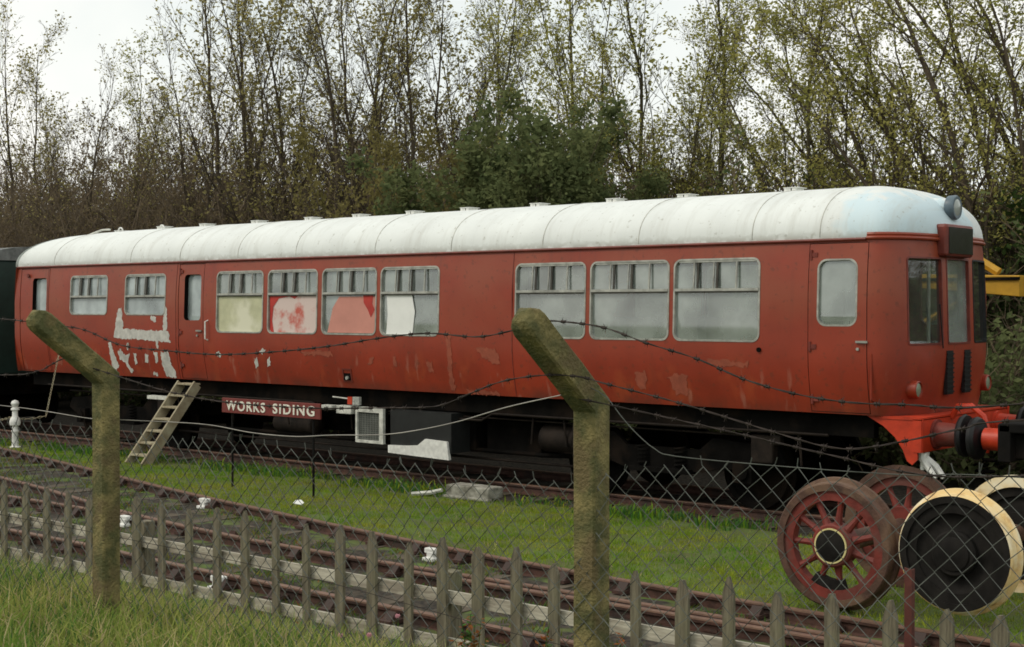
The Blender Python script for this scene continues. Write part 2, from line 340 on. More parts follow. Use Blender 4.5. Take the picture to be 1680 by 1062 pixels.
# ---------------------------------------------------------------- grass and ground cover (stuff)
def blades(name, mats, n, area, hmin, hmax, wid, label, zoff=0, lean=.35, seed=1, keep=None, wts=None, seg=2, clump=0):
    rg = np.random.default_rng(seed); v = []; f = []; mi = []
    x0, x1, y0, y1 = area; cnt = 0
    centres = [(rg.uniform(x0, x1), rg.uniform(y0, y1)) for _ in range(clump)] if clump else None
    while cnt < n:
        if centres and rg.random() < .75:
            c = centres[rg.integers(len(centres))]; x = c[0] + rg.normal(0, .09); y = c[1] + rg.normal(0, .09)
        else: x = rg.uniform(x0, x1); y = rg.uniform(y0, y1)
        cnt += 1
        if not (x0 <= x <= x1 and y0 <= y <= y1) or (keep and not keep(x, y, rg)): continue
        h = rg.uniform(hmin, hmax) * (.6 + .4 * rg.random()); a = rg.uniform(0, 2 * PI); b = rg.uniform(0, 2 * PI); ln = h * lean * rg.uniform(.2, 1.6)
        z = ground_z(x, y) + zoff - .01; wx, wy = math.cos(a) * wid / 2, math.sin(a) * wid / 2
        o = len(v); lx, ly = math.cos(b) * ln, math.sin(b) * ln
        if seg == 1:
            v += [(x - wx, y - wy, z), (x + wx, y + wy, z), (x + lx, y + ly, z + h)]; f.append((o, o + 1, o + 2)); k = 1
        else:
            v += [(x - wx, y - wy, z), (x + wx, y + wy, z), (x + wx * .8 + lx * .3, y + wy * .8 + ly * .3, z + h * .6), (x - wx * .8 + lx * .3, y - wy * .8 + ly * .3, z + h * .6), (x + lx, y + ly, z + h * (1 - .25 * min(1, ln / h)))]
            f += [(o, o + 1, o + 2, o + 3), (o + 3, o + 2, o + 4)]; k = 2
        q = int(rg.choice(len(mats), p=wts)) if len(mats) > 1 else 0
        mi += [q] * k
    mb = MB(); mb.v = v; mb.f = f; mb.m = mi
    return tag(mb.build(name, mats), label, 'grass', kind='stuff')
blades('lawn_grass', [M['lawn'], M['straw']], 120000, (-17, 6, -4.3, -.3), .025, .075, .012, 'short mown green and yellowish grass between the turnout rails and the red railcar', seed=3, seg=1, lean=.7,
       keep=lambda x, y, rg: y > r1y(x) + .1 and (y < -.75 + .25 * math.sin(x * 1.3) or rg.random() < .3), wts=[.96, .04])
blades('track_weeds', [M['moss'], M['weed'], M['rustleaf']], 90000, (-17, 6, -8.2, -1.2), .025, .09, .016, 'patchy weeds and moss growing through the ballast between the near rails', seed=5, seg=1, lean=.8,
       keep=lambda x, y, rg: (math.sin(x * 2.1 + y * 3) + math.sin(x * .9 - y * 4.3) + math.sin(x * 5.3 + y * 1.7) * .6 > -.2 + rg.random() * .7) and y < r1y(x) - .06 and min(abs(y + 4.8), abs(y + 6.2), abs(y + 4.6)) > .05, wts=[.60, .34, .06])
blades('tall_bank_grass', [M['tall'], M['straw'], M['weed']], 80000, (-4.5, 4.4, -11.6, -8.95), .12, .42, .008, 'long rough green and straw coloured grass on the bank at the foot of the fences', seed=8, lean=.5, clump=420, wts=[.62, .2, .18],
       keep=lambda x, y, rg: y < -9.3 or rg.random() < .35)
blades('trackside_scrub_grass', [M['weed'], M['lawn']], 9000, (-17, 4, -.9, .3), .06, .26, .02, 'ragged darker weeds along the edge of the railcar track', seed=9, lean=.6, wts=[.6, .4],
       keep=lambda x, y, rg: math.sin(x * 1.7) + math.sin(x * 4.1 + 1) > -.1)
blades('broadleaf_weeds', [M['weed'], M['lawn'], M['tall']], 9000, (.6, 3.1, -10.3, -9.15), .07, .24, .035, 'lush dark broad leaved weeds at the foot of the picket fence between the concrete posts', seed=12, lean=1.0, clump=60, wts=[.7, .2, .1])
def dock(p, seed):
    rg = random.Random(seed); mb = MB()
    for k in range(9):
        a = rg.uniform(0, 6.28); h = rg.uniform(.25, .52); t = Vector((math.cos(a), math.sin(a), 0)) * rg.uniform(.02, .13); P = [Vector((0, 0, 0)), t * .5 + Vector((0, 0, h * .55)), t + Vector((0, 0, h))]; mb.tube(P, [.004, .003, .002], 4, 1)
        for j in range(26):
            q_ = P[0].lerp(P[1], rg.random()) if j < 8 else P[1].lerp(P[2], rg.random()); d = Vector((rg.gauss(0, 1), rg.gauss(0, 1), rg.gauss(.2, .5))).normalized(); b = d.cross(Vector((0, 0, 1))).normalized(); l_ = rg.uniform(.02, .05)
            mb.add([q_, q_ + d * l_ * .5 + b * l_ * .35, q_ + d * l_, q_ + d * l_ * .5 - b * l_ * .35], [(0, 1, 2, 3)], 0 if rg.random() < .6 else 1)
    o = mb.build('dock_plant', [M['rustleaf'], M['weed']]); o.location = p; return o
for i_, (x_, y_, lb_) in enumerate(((2.72, -9.55, 'rusty leaved dock plant left of the nearer concrete post'), (3.05, -9.5, 'bushy reddish dock plant between the two others'), (3.38, -9.45, 'reddish dock plant just behind the nearer concrete post'))):
    tag(dock(Vector((x_, y_, ground_z(x_, y_))), 40 + i_), lb_, 'weed', 'dock plants by the nearer post')
# pink clover heads
def clover(p):
    mb = MB(); mb.tube([(0, 0, -.12), (.004, 0, 0)], .0015, 4, 1)
    for k in range(26):
        a = k * 2.4; zz = -.8 + 1.6 * k / 25; rr = math.sqrt(1 - zz * zz) * .011
        c = Vector((rr * math.cos(a), rr * math.sin(a), zz * .011)); mb.tube([c * .4, c * 1.3], [.004, .0012], 4, 0)
    o = mb.build('clover_flower', [M['clover'], M['weed']]); o.location = p; return o
CL = None
CLL = ['leftmost pink clover head, low in the bank grass', 'pink clover head close beside the leftmost one', 'pink clover head third from the left in the bank grass', 'pink clover head just left of the fifth, near the bottom edge', 'pink clover head below the uppermost one, near the bottom edge', 'uppermost and rightmost pink clover head, against the pickets']
for (px, py, Y) in ((352, 1030, -10.0), (375, 1028, -10.0), (425, 1021, -9.7), (558, 1044, -9.75), (605, 1043, -9.75), (652, 1012, -9.5)):
    p = at(px, py, Y)
    if CL is None: CL = clover(p); o = CL
    else: o = CL.copy(); COL.objects.link(o); o.location = p
    tag(o, CLL.pop(0), 'flower', 'pink clover heads in the bank grass')

# ================================================================ TRACKS
def rail_mesh(path, ztop=0.0, h=.14):
    # bullhead-ish section swept along path (list of (x, y))
    sec = [(-.035, 0), (.035, 0), (.037, -.012), (.034, -.035), (.010, -.05), (.010, -h + .03), (.05, -h + .015), (.05, -h), (-.05, -h), (-.05, -h + .015), (-.010, -h + .03), (-.010, -.05), (-.034, -.035), (-.037, -.012)]
    mb = MB(); n = len(sec); vs = []
    for i, (x, y) in enumerate(path):
        a = path[max(0, i - 1)]; b = path[min(len(path) - 1, i + 1)]; t = Vector((b[0] - a[0], b[1] - a[1], 0)).normalized(); nn = Vector((-t.y, t.x, 0))
        for (u, z) in sec: vs.append((x + nn.x * u, y + nn.y * u, ztop + z))
    fs = []; mi = []
    for i in range(len(path) - 1):
        for k in range(n):
            fs.append((i * n + k, (i + 1) * n + k, (i + 1) * n + (k + 1) % n, i * n + (k + 1) % n)); mi.append(1 if k in (0, 1, 13) else 0)
    mb.v = vs; mb.f = fs + [tuple(range(n)), tuple((len(path) - 1) * n + k for k in range(n))[::-1]]; mb.m = mi + [0, 0]
    return mb
def seg(a, b, n): return [(a[0] + (b[0] - a[0]) * i / n, a[1] + (b[1] - a[1]) * i / n) for i in range(n + 1)]
turn = empty('railway_track', (0, -5.5, 0), 'rusty turnout track with branching rails in the grass behind the picket fence', 'railway track')
P1 = [(x, r1y(x)) for x in np.arange(-24, 12.1, .5)]
P1 = [(P1[i][0], sum(p[1] for p in P1[max(0, i - 3):i + 4]) / len(P1[max(0, i - 3):i + 4])) for i in range(len(P1))]
P2 = [(-24, -1.6), (-18, -2.6), (-14, -3.2), (-11.92, -3.57), (-10.27, -3.86), (-9, -4.15), (-7.5, -4.47), (-6, -4.68), (-4.65, -4.80)] + seg((-3.5, -4.82), (12, -4.72), 20)
P2b = seg((-24, -4.56), (-7.3, -4.60), 12)
P3 = seg((-24, -6.08), (-5.8, -6.1), 10) + seg((-3.9, -6.22), (12, -6.3), 12)
for P in (P1, P2, P2b, P3): rail_mesh(P).build('rail', [M['rust'], M['railtop']], turn, smooth=False)
rail_mesh(seg((-2.2, -4.98), (3.2, -4.90), 8), -.005).build('check_rail', [M['rust'], M['railtop']], turn)
sl0 = None; ch0 = None
for i in range(44):
    x = -20.5 + i * .72; yc = -5.45; L = 2.6
    if x < 6: L = 2.7 + min(2.6, max(.4, (r1y(x) + 5.0))); yc = -6.75 + L / 2
    mb = MB(); mb.box((0, 0, 0), (.25, L, .12)); s = mb.build('sleeper', M['sleeper'], turn); s.location = Vector((x + rnd.uniform(-.03, .03), yc, -.176)) - turn.location
    s.rotation_euler = (0, 0, R(rnd.uniform(-1.5, 1.5)))
    if ch0 is None:
        cb = MB(); cb.box((0, 0, -.09), (.13, .30, .03)); cb.prism([(-.05, .04, -.075), (-.05, .12, -.075), (-.05, .055, -.01)], (.10, 0, 0)); cb.prism([(-.05, -.04, -.075), (-.05, -.055, -.01), (-.05, -.12, -.075)], (.10, 0, 0))
        ch0 = cb.build('rail_chair', [M['rust']], turn); ch0.location = Vector((x, -6.15, 0)) - turn.location
        chm = ch0.data
    for yy in (r1y(x), -4.8 if x > -4.6 else -4.58, -6.28 if x > -4 else -6.1):
        c = ch0.copy(); COL.objects.link(c); c.parent = turn; c.location = Vector((x, yy, 0)) - turn.location
for (x, y) in ((-7.685, -3.05), (-2.838, -3.9), (-3.297, -6.25), (-7.161, -4.6)):       # white-painted chairs
    cb = MB(); cb.box((0, -.09, -.02), (.16, .08, .055)); cb.box((0, -.10, -.06), (.09, .07, .07)); cb.box((0, -.12, -.105), (.15, .10, .045))
    c = cb.build('rail_chair', M['white'], turn, bevel=.012); c.location = Vector((x, y, 0)) - turn.location; tag(c, 'white painted rail clamp')
ctrk = empty('railway_track', (0, 1.4, 0), 'straight grimy track under the red railcar', 'railway track')
for y in (.68, 2.12): rail_mesh(seg((-30, y), (14, y), 2)).build('rail', [M['rust'], M['railtop']], ctrk)
sb = MB(); sb.box((0, 0, 0), (.25, 2.6, .12)); s0 = None
for i in range(60):
    if s0 is None: s0 = s = sb.build('sleeper', M['sleeper'], ctrk)
    else: s = s0.copy(); COL.objects.link(s)
    s.parent = ctrk; s.location = Vector((-29.5 + i * .72, 1.4, -.185)) - ctrk.location

# ================================================================ THE RED RAILCAR
X0, HW = -17.6, 1.4
def plan_front(n=48):
    out = []
    for i in range(n + 1):
        u = -math.cos(PI * i / n); out.append((.45 * math.sqrt(max(0, 1 - abs(u) ** 3)), HW + HW * u))
    return out
outline = [(X0, 0.0)] + [(X0 + 17.6 * i / 88, 0.0) for i in range(1, 88)] + plan_front() + [(0 - 17.6 * i / 88, 2.8) for i in range(1, 89)] + [(X0 - .05 * math.sin(PI * i / 6), 2.8 - 2.8 * i / 6) for i in range(1, 7)]
OP = np.array(outline); seglen = np.hypot(*np.diff(OP, axis=0).T); SS = np.concatenate([[0], np.cumsum(seglen)])
S_TOT = SS[-1]; LF = float(SS[88 + 48] - 17.6)
def out_pt(s, off=0.0):
    s = min(max(s, 0), S_TOT); x = np.interp(s, SS, OP[:, 0]); y = np.interp(s, SS, OP[:, 1])
    e = .02; xa, ya = np.interp(s - e, SS, OP[:, 0]), np.interp(s - e, SS, OP[:, 1]); xb, yb = np.interp(s + e, SS, OP[:, 0]), np.interp(s + e, SS, OP[:, 1])
    tx, ty = xb - xa, yb - ya; l = math.hypot(tx, ty) or 1; nx, ny_ = ty / l, -tx / l     # outward normal
    return x + nx * off, y + ny_ * off
def tumble(z):
    t = 0
    if z < 1.95: t += .10 * ((1.95 - z) / .69) ** 1.7
    if z > 2.55: t += .05 * ((z - 2.55) / .65) ** 1.5
    return t
def smap(s, z, off=0.0):
    x, y = out_pt(s, off - tumble(z)); return (x, y, z)
def inpoly(p, poly):
    x, y = p; c = False; n = len(poly); j = n - 1
    for i in range(n):
        xi, yi = poly[i]; xj, yj = poly[j]
        if (yi > y) != (yj > y) and x < (xj - xi) * (y - yi) / (yj - yi) + xi: c = not c
        j = i
    return c
def sheet(s0, s1, z0, z1, holes=(), off=0.0, ds=.4, dz=.16, outer=None):
    V = []; E = []
    def loop(poly):
        o = len(V); V.extend([Vector(p) for p in poly]); E.extend([(o + i, o + (i + 1) % len(poly)) for i in range(len(poly))])
    ssamp = [s0]
    while ssamp[-1] < s1 - 1e-6:
        s = ssamp[-1]; st = .07 if 17.5 <= s <= 17.6 + LF + .05 else ds
        ssamp.append(min(s + st, s1) if s1 - (s + st) > st * .4 else s1)
    nz_ = max(1, round((z1 - z0) / dz)); zsamp = [z0 + (z1 - z0) * i / nz_ for i in range(nz_ + 1)]
    if outer is None:
        outer = [(s, z0) for s in ssamp] + [(s1, z) for z in zsamp[1:]] + [(s, z1) for s in ssamp[::-1][1:]] + [(s0, z) for z in zsamp[::-1][1:-1]]
    loop(outer)
    for h in holes: loop(h)
    for s in ssamp[1:-1]:
        for z in zsamp[1:-1]:
            if not inpoly((s, z), outer): continue
            bad = False
            for h in holes:
                if min(p[0] for p in h) - .03 < s < max(p[0] for p in h) + .03 and min(p[1] for p in h) - .03 < z < max(p[1] for p in h) + .03: bad = True
            if not bad: V.append(Vector((s, z)))
    vo, eo, fo, *_ = delaunay_2d_cdt(V, E, [], 0, 1e-5)
    fs = []
    for f in fo:
        c = (sum(vo[i][0] for i in f) / 3, sum(vo[i][1] for i in f) / 3)
        if inpoly(c, outer) and not any(inpoly(c, h) for h in holes): fs.append(tuple(f))
    return [smap(v[0], v[1], off) for v in vo], fs
def reveal(mb, poly, d0, d1, mi=0):
    n = len(poly); a = [smap(p[0], p[1], d0) for p in poly]; b = [smap(p[0], p[1], d1) for p in poly]
    mb.add(a + b, [(i, (i + 1) % n, (i + 1) % n + n, i + n) for i in range(n)], mi)
def ring(mb, po, pi, off, th, mi=0):
    n = len(po); A = [smap(*p, off) for p in po]; B = [smap(*p, off) for p in pi]; C_ = [smap(*p, off - th) for p in pi]; D = [smap(*p, off - th) for p in po]
    mb.add(A + B + C_ + D, [(i, (i + 1) % n, (i + 1) % n + n, i + n) for i in range(n)] + [(i + n, (i + 1) % n + n, (i + 1) % n + 2 * n, i + 2 * n) for i in range(n)] + [(i + 3 * n, (i + 1) % n + 3 * n, (i + 1) % n, i) for i in range(n)], mi)

car = empty('railcar', (-8.8, 1.4, 0), 'red railcar with a white roof, flaking paint and a curved cab end', 'railcar')
NEARW = [(-15.73, -14.55, 2.33, 3.04, 'b'), (-14.03, -12.85, 2.33, 3.04, 'c'), (-11.487, -10.313, 2.055, 3.05, 'w1'), (-10.207, -9.044, 2.055, 3.05, 'w2'), (-8.946, -7.764, 2.055, 3.05, 'w3'),
         (-7.687, -6.508, 2.055, 3.05, 'w4'), (-5.121, -3.932, 2.055, 3.05, 'w'), (-3.865, -2.647, 2.055, 3.05, 'w'), (-2.586, -1.376, 2.055, 3.05, 'w')]
DOORS = [(-17.42, -16.48, -17.0, -16.53), (-12.50, -11.82, -12.345, -11.90), (-.75, -.016, -.636, -.139)]
def sN(x): return x - X0
def sF(x): return 17.6 + LF + (0 - x)          # far side
def s_front(y):
    ys_ = OP[88:88 + 49, 1]; return float(np.interp(y, ys_, SS[88:88 + 49]))
holes = []; side_holes = []
for (a, b, z0, z1, k) in NEARW: h = rrect(sN(a), sN(b), z0, z1, .10); holes.append(h)
for (a, b, z0, z1, k) in NEARW: holes.append(rrect(sF(b), sF(a), z0, z1, .10))
def vrect(s0, s1, z0, z1, n=14):
    return [(s0, z0)] + [(s1, z0 + (z1 - z0) * k / n) for k in range(n + 1)] + [(s0, z1 - (z1 - z0) * k / n) for k in range(n)]
door_hole = [vrect(sN(a), sN(b), 1.275, 3.19) for (a, b, *_) in DOORS]
FW = [(.30, .97), (1.08, 1.72), (1.83, 2.50)]
fw_holes = [rrect(s_front(a), s_front(b), 2.04, 3.03, .045 if i != 1 else .03) for i, (a, b) in enumerate(FW)]
doorF = rrect(sF(-.139), sF(-.636), 2.244, 3.02, .11)
holes += door_hole + fw_holes + [doorF]
mb = MB(); v, f = sheet(0, S_TOT, 1.262, 3.215, holes); mb.add(v, f, 0)
for h in holes: reveal(mb, h, 0, -.07, 1)
# bottom lip
so = [i * .4 for i in range(int(S_TOT / .4) + 1)] + [S_TOT]
# primer patches and scrapes, a couple of millimetres proud of the side, part of its paint
def patch(pts, mi, jit=.017, off=.0035):
    rg = random.Random(int(abs(pts[0][0]) * 1000)); P = []
    for i in range(len(pts)):
        a, b = pts[i], pts[(i + 1) % len(pts)]; n = max(2, int(math.dist(a, b) / .028))
        for k in range(n):
            t = k / n; P.append((a[0] + (b[0] - a[0]) * t + rg.uniform(-jit, jit), a[1] + (b[1] - a[1]) * t + rg.uniform(-jit, jit)))
    P = [(sN(x), z) for x, z in P]; v, f = sheet(0, 0, 0, 0, (), off, outer=P); mb.add(v, f, mi)
def q(px, py):      # pixel on the near side plane -> (x, z)
    p = at(px, py, .02); return (p.x, p.z)
PP = [[(196, 507), (201, 505), (204, 540), (278, 543), (281, 562), (225, 557), (188, 555), (193, 520)], [(271, 503), (276, 505), (275, 545), (269, 545)],
      [(249, 519), (259, 521), (257, 528), (249, 527)], [(179, 562), (183, 562), (187, 580), (192, 600), (187, 609), (181, 602)], [(193, 576), (199, 573), (204, 582), (212, 581), (208, 598), (216, 610), (210, 612), (203, 596), (196, 590)],
      [(219, 580), (223, 580), (223, 598), (219, 598)], [(237, 581), (243, 582), (242, 596), (236, 594)], [(252, 578), (258, 577), (258, 595), (253, 596)], [(263, 577), (276, 578), (279, 598), (284, 611), (284, 620), (268, 619), (264, 602)],
      [(209, 563), (212, 564), (210, 575), (208, 574)], [(257, 556), (261, 557), (261, 572), (257, 572)], [(247, 611), (254, 612), (253, 617), (247, 616)], [(353, 582), (359, 576), (366, 582), (361, 587)], [(426, 577), (433, 571), (437, 575), (430, 582)], [(417, 589), (422, 587), (422, 600), (418, 605)], [(437, 589), (443, 587), (443, 599), (438, 602)]]
for P in PP: patch([q(*p) for p in P], 2)
for P in [[(495, 578), (545, 575), (546, 585), (500, 583)], [(605, 588), (614, 584), (611, 597), (603, 596)], [(645, 585), (650, 584), (650, 600), (645, 600)], [(88, 586), (101, 587), (100, 600), (89, 599)],
          [(733, 545), (741, 545), (742, 640), (735, 640)], [(760, 640), (815, 643), (815, 650), (762, 647)], [(780, 570), (815, 572), (822, 600), (808, 596), (790, 584)], [(1095, 618), (1110, 614), (1128, 616), (1126, 650), (1108, 648), (1100, 635)], [(1040, 612), (1060, 610), (1058, 640), (1044, 636)], [(1160, 590), (1230, 594), (1226, 602), (1164, 600)], [(700, 596), (708, 594), (712, 612), (703, 610)]]: patch([q(*p) for p in P], 3, .022)
body = mb.build('body', [M['red'], M['dkred'], M['primer'], M['pinkprimer']], car, smooth=True)
# body solebar lip and floor
mb = MB(); mb.box((-8.7, 1.4, 1.30), (17.2, 2.55, .05)); mb.build('floor', M['intfloor'], car)
mb = MB()
for y in (.30, 2.50): mb.box((-8.7, y, 1.12), (17.3, .12, .24))
for i in range(14): mb.box((-16.6 + i * 1.25, 1.4, 1.15), (.10, 2.1, .16))
mb.tube([(-16, .5, .62), (-12.6, .5, .45), (-5, .5, .45), (-1.6, .5, .62)], .035, 6)
mb.build('underframe', M['under'], car)
# inner lining, partitions and cab fittings
mb = MB()
mb.box((-8.9, 1.4, 3.17), (17.0, 2.5, .03))
for x in (-16.42, -14.3, -12.6, -11.75, -5.6, -1.1): mb.box((x, 1.75 if x > -12 else 1.4, 2.25), (.04, 1.75 if x > -12 else 2.5, 1.85))
mb.build('interior_lining', M['interior'], car)
mb = MB()
for x in (-10.9, -9.7, -8.5, -7.3, -4.6, -3.4, -2.2):
    for y in (.75, 2.1): mb.box((x, y, 1.75), (.45, .8, .12)); mb.box((x - .2, y, 2.02), (.12, .8, .62))
mb.build('passenger_seat', M['seat'], car)
mb = MB(); mb.box((.02, 1.0, 2.02), (.35, 1.3, .09)); mb.box((-.6, .8, 1.75), (.42, .5, .1)); mb.box((-.8, .8, 2.05), (.08, .5, .5)); mb.build('cab_desk', M['seat'], car)
mb = MB(); mb.tube([(.28, .93, 2.05), (.28, .93, 3.05)], .022, 8); mb.tube([(-.5, .45, 2.2), (-.5, .45, 3.0)], .03, 6); mb.box((-1.06, 1.1, 2.5), (.03, .7, .9)); mb.build('cab_pillar', M['interior'], car)

# windows
def window(a, b, z0, z1, kind, far=False):
    s0, s1 = (sF(b), sF(a)) if far else (sN(a), sN(b))
    fr = MB(); po = rrect(s0, s1, z0, z1, .10); pi = rrect(s0 + .022, s1 - .022, z0 + .022, z1 - .022, .085)
    ring(fr, po, pi, .007, .05)
    w_ = s1 - s0; zt = z1 - (.375 if kind[0] == 'w' else .38)
    def bar(sa, sb, za, zb, off=.002, th=.03, mi=0):
        A = [smap(*p, off) for p in ((sa, za), (sb, za), (sb, zb), (sa, zb))]; B = [smap(*p, off - th) for p in ((sa, za), (sb, za), (sb, zb), (sa, zb))]
        fr.add(A + B, [(0, 1, 2, 3), (4, 7, 6, 5), (0, 4, 5, 1), (1, 5, 6, 2), (2, 6, 7, 3), (3, 7, 4, 0)], mi)
    bar(s0 + .02, s1 - .02, zt - .016, zt + .016, .004)
    bar(s0 + .02, s1 - .02, zt - .034, zt - .017, -.004, .02, 1)
    bar(s0 + .07, s1 - .07, z1 - .045, z1 - .022, .0, .02)
    jt = rnd.uniform(-.02, .02)
    for t, wd, mi in ((.255, .018, 0), (.295, .026, 1), (.52, .03, 1), (.745, .02, 0), (.485, .012, 0)):
        t += jt; wd *= rnd.uniform(.6, 1.15) if mi else 1
        bar(s0 + w_ * t - wd / 2, s0 + w_ * t + wd / 2, zt + .016, z1 - .022, .0 if mi == 0 else -.008, .018, mi)
    wo_ = fr.build('window', [M['alu'], M['barpaint']], car)
    pn = MB(); v, f = sheet(0, 0, 0, 0, (), -.035, outer=rrect(s0 + .005, s1 - .005, z0 + .005, z1 - .005, .09)); pn.add(v, f)
    p = pn.build('pane', M['glassblue'] if kind in 'bc' else M['glass'], wo_)
    return wo_, s0, s1, zt
def backboard(pts, m, parent, name, off=-.06):
    b = MB(); v, f = sheet(0, 0, 0, 0, (), off, outer=pts); b.add(v, f); return b.build(name, m, parent)
for (a, b, z0, z1, k) in NEARW:
    W_, s0, s1, zt = window(a, b, z0, z1, k)
    if k == 'w1': backboard([(s0 + .02, z0 + .02), (s1 - .02, z0 + .02), (s1 - .02, zt), (s0 + .02, zt)], M['creamboard'], W_, 'cream_board', -.031); tag(W_, 'window with a cream board filling its lower pane')
    if k == 'w2': backboard([(s0 + .03, z0 + .02), (s1 - .02, z0 + .02), (s1 - .02, zt), (s0 + .03, zt)], M['pinkboard'], W_, 'painted_board', -.031); backboard([(s0 + .03, z0 + .02), (s0 + .13, z0 + .02), (s0 + .09, z0 + .2), (s0 + .12, zt - .2), (s0 + .25, zt - .07), (s0 + .5, zt - .04), (s0 + .62, zt - .08), (s0 + .7, zt - .03), (s1 - .02, zt - .02), (s1 - .02, zt), (s0 + .03, zt)], M['redpaintblob'], W_, 'paint_patch', -.028); tag(W_, 'window with a streaky pink and red painted lower pane')
    if k == 'w3':
        backboard([(s0 + .10, z0 + .03), (s1 - .02, z0 + .03), (s1 - .02, zt - .05), (s0 + .36, zt - .05), (s0 + .22, z0 + .4)], M['salmon'], W_, 'salmon_board', -.031)
        backboard([(s1 - .30, zt - .03), (s1 - .09, zt - .03), (s1 - .11, zt - .16), (s1 - .06, zt - .24), (s1 - .14, zt - .36), (s1 - .2, zt - .25), (s1 - .29, zt - .14)], M['redpaintblob'], W_, 'paint_patch', -.028)
        tag(W_, 'window with a salmon board behind the lower pane and a red paint blot')
    if k == 'w4':
        backboard([(s0 + .10, z0 + .02), (s0 + .13, z0 + .3), (s0 + .11, zt - .02), (s0 + .62, zt - .02), (s0 + .68, z0 + .35), (s0 + .63, z0 + .02)], M['paper'], W_, 'paper_sheet', -.031); tag(W_, 'window with a white sheet stuck in its lower pane')
    if k == 'c': backboard([(s0 + .38, z0 + .03), (s0 + .72, z0 + .03), (s0 + .82, zt - .08), (s0 + .3, zt - .08)], M['seat'], W_, 'wash_basin', -.07)
    window(a, b, z0, z1, 'w', True)
bl = MB(); v, f = sheet(0, 0, 0, 0, (), -.035, outer=doorF); bl.add(v, f); bl.build('pane', M['glass'], car)
# doors on the near side
for i, (a, b, wa, wb) in enumerate(DOORS):
    d = MB(); hz0, hz1 = (2.25, 3.01); wh = rrect(sN(wa), sN(wb), hz0, hz1, .11 if i == 2 else .07)
    v, f = sheet(sN(a) + .009, sN(b) - .009, 1.284, 3.182, [wh], -.004 if i < 2 else .002); d.add(v, f)
    reveal(d, wh, -.004, -.10 if i < 2 else -.045, 1)
    reveal(d, vrect(sN(a) + .009, sN(b) - .009, 1.284, 3.182), 0, -.03, 1)
    D = d.build('door', [M['red'], M['under'] if i < 2 else M['dkred']], car, smooth=True)
    tag(D, ('plain door at the far end', 'passenger door above the ladder', 'wide cab door with a large rounded window')[i])
    p = MB(); v, f = sheet(0, 0, 0, 0, (), -.085 if i < 2 else -.03, outer=wh); p.add(v, f); p.build('pane', M['glassblue'] if i < 2 else M['glass'], D)
    if i == 2: p = MB(); ring(p, wh, rrect(sN(wa) + .02, sN(wb) - .02, hz0 + .02, hz1 - .02, .095), .004, .03); p.build('window_frame', M['alu'], D)
    hx = b - .10 if i < 2 else b - .06
    p = MB(); zz = 2.08 if i else 2.05; p.box((hx, -.018, zz), (.14, .02, .025)); p.cyl((hx - .05, -.02, zz - .08), (hx - .05, .0, zz - .08), .018, 10); p.build('handle', M['alu'], D)
    if i != 0:
        for hz in ((3.06, 2.02, 1.42) if i == 2 else (3.06, 2.05, 1.5)):
            p = MB(); hx2 = a + .03; y_ = -.004 + tumble(hz); p.cyl((hx2, y_, hz - .055), (hx2, y_, hz + .055), .018, 8); p.box((hx2 + .04, y_, hz), (.08, .015, .05)); p.build('hinge', M['dkred'], D)
    else:
        p = MB(); p.cyl((a + .28, -.0, 3.06), (a + .28, .02, 3.06), .04, 12); p.build('lamp_socket', M['dkred'], D)
# hand rails by the doors
for (x, z0, z1, m_) in ((-11.70, 1.93, 2.25, 'white'), (.03, 1.42, 1.95, 'red'), (-11.45, 1.52, 1.52, None)):
    if m_ is None: continue
    y_ = -.035 + tumble(z0); p = MB(); p.tube([(x, y_ + .035, z0), (x, y_ - .02, z0 + .02), (x, y_ - .02, z1 - .02), (x, .005, z1)], .013, 8); p.build('handrail', M[m_], car, smooth=True)
# socket by the lower side, and a filler cap
p = MB(); c = q(567, 616); y_ = tumble(c[1]); s_ = sN(c[0])
ring(p, [(s_ - .10, c[1] - .10), (s_ + .10, c[1] - .10), (s_ + .10, c[1] + .10), (s_ - .10, c[1] + .10)], [(s_ - .075, c[1] - .075), (s_ + .075, c[1] - .075), (s_ + .075, c[1] + .075), (s_ - .075, c[1] + .075)], .01, .02)
p.box((c[0], y_ - .003, c[1]), (.15, .004, .15), mi=1); p.cyl((c[0] + .01, y_ - .03, c[1] - .04), (c[0] + .01, y_, c[1] - .04), .028, 10, 2); p.build('filler_box', [M['dkred'], M['under'], M['alu']], car)
c = q(1247, 574); p = MB(); p.cyl((c[0], -.02, c[1]), (c[0], .01, c[1]), .028, 12); p.build('lamp_bracket', M['under'], car)
# seams
for x in (-16.44, -5.164, -12.56):
    p = MB(); P = [smap(sN(x), 1.27 + 1.93 * k / 12, .001) for k in range(13)]; p.tube(P, .006, 5); p.build('body_seam', M['dkred'], car)
# gutter along the cantrail, cornice round the cab
p = MB(); P = [smap(.05 + 17.5 * k / 30, 3.222, .016) for k in range(31)]; p.tube(P, .020, 6); p.build('rain_gutter', M['dkred'], car)
p = MB(); P = [smap(s_, 3.235, .02) for s_ in np.linspace(17.56, 17.6 + LF, 60)]; p.tube(P, .022, 8); P = [smap(s_, 3.275, .004) for s_ in np.linspace(17.56, 17.6 + LF, 60)]; p.tube(P, .026, 8); p.build('cab_cornice', M['red'], car, smooth=True)
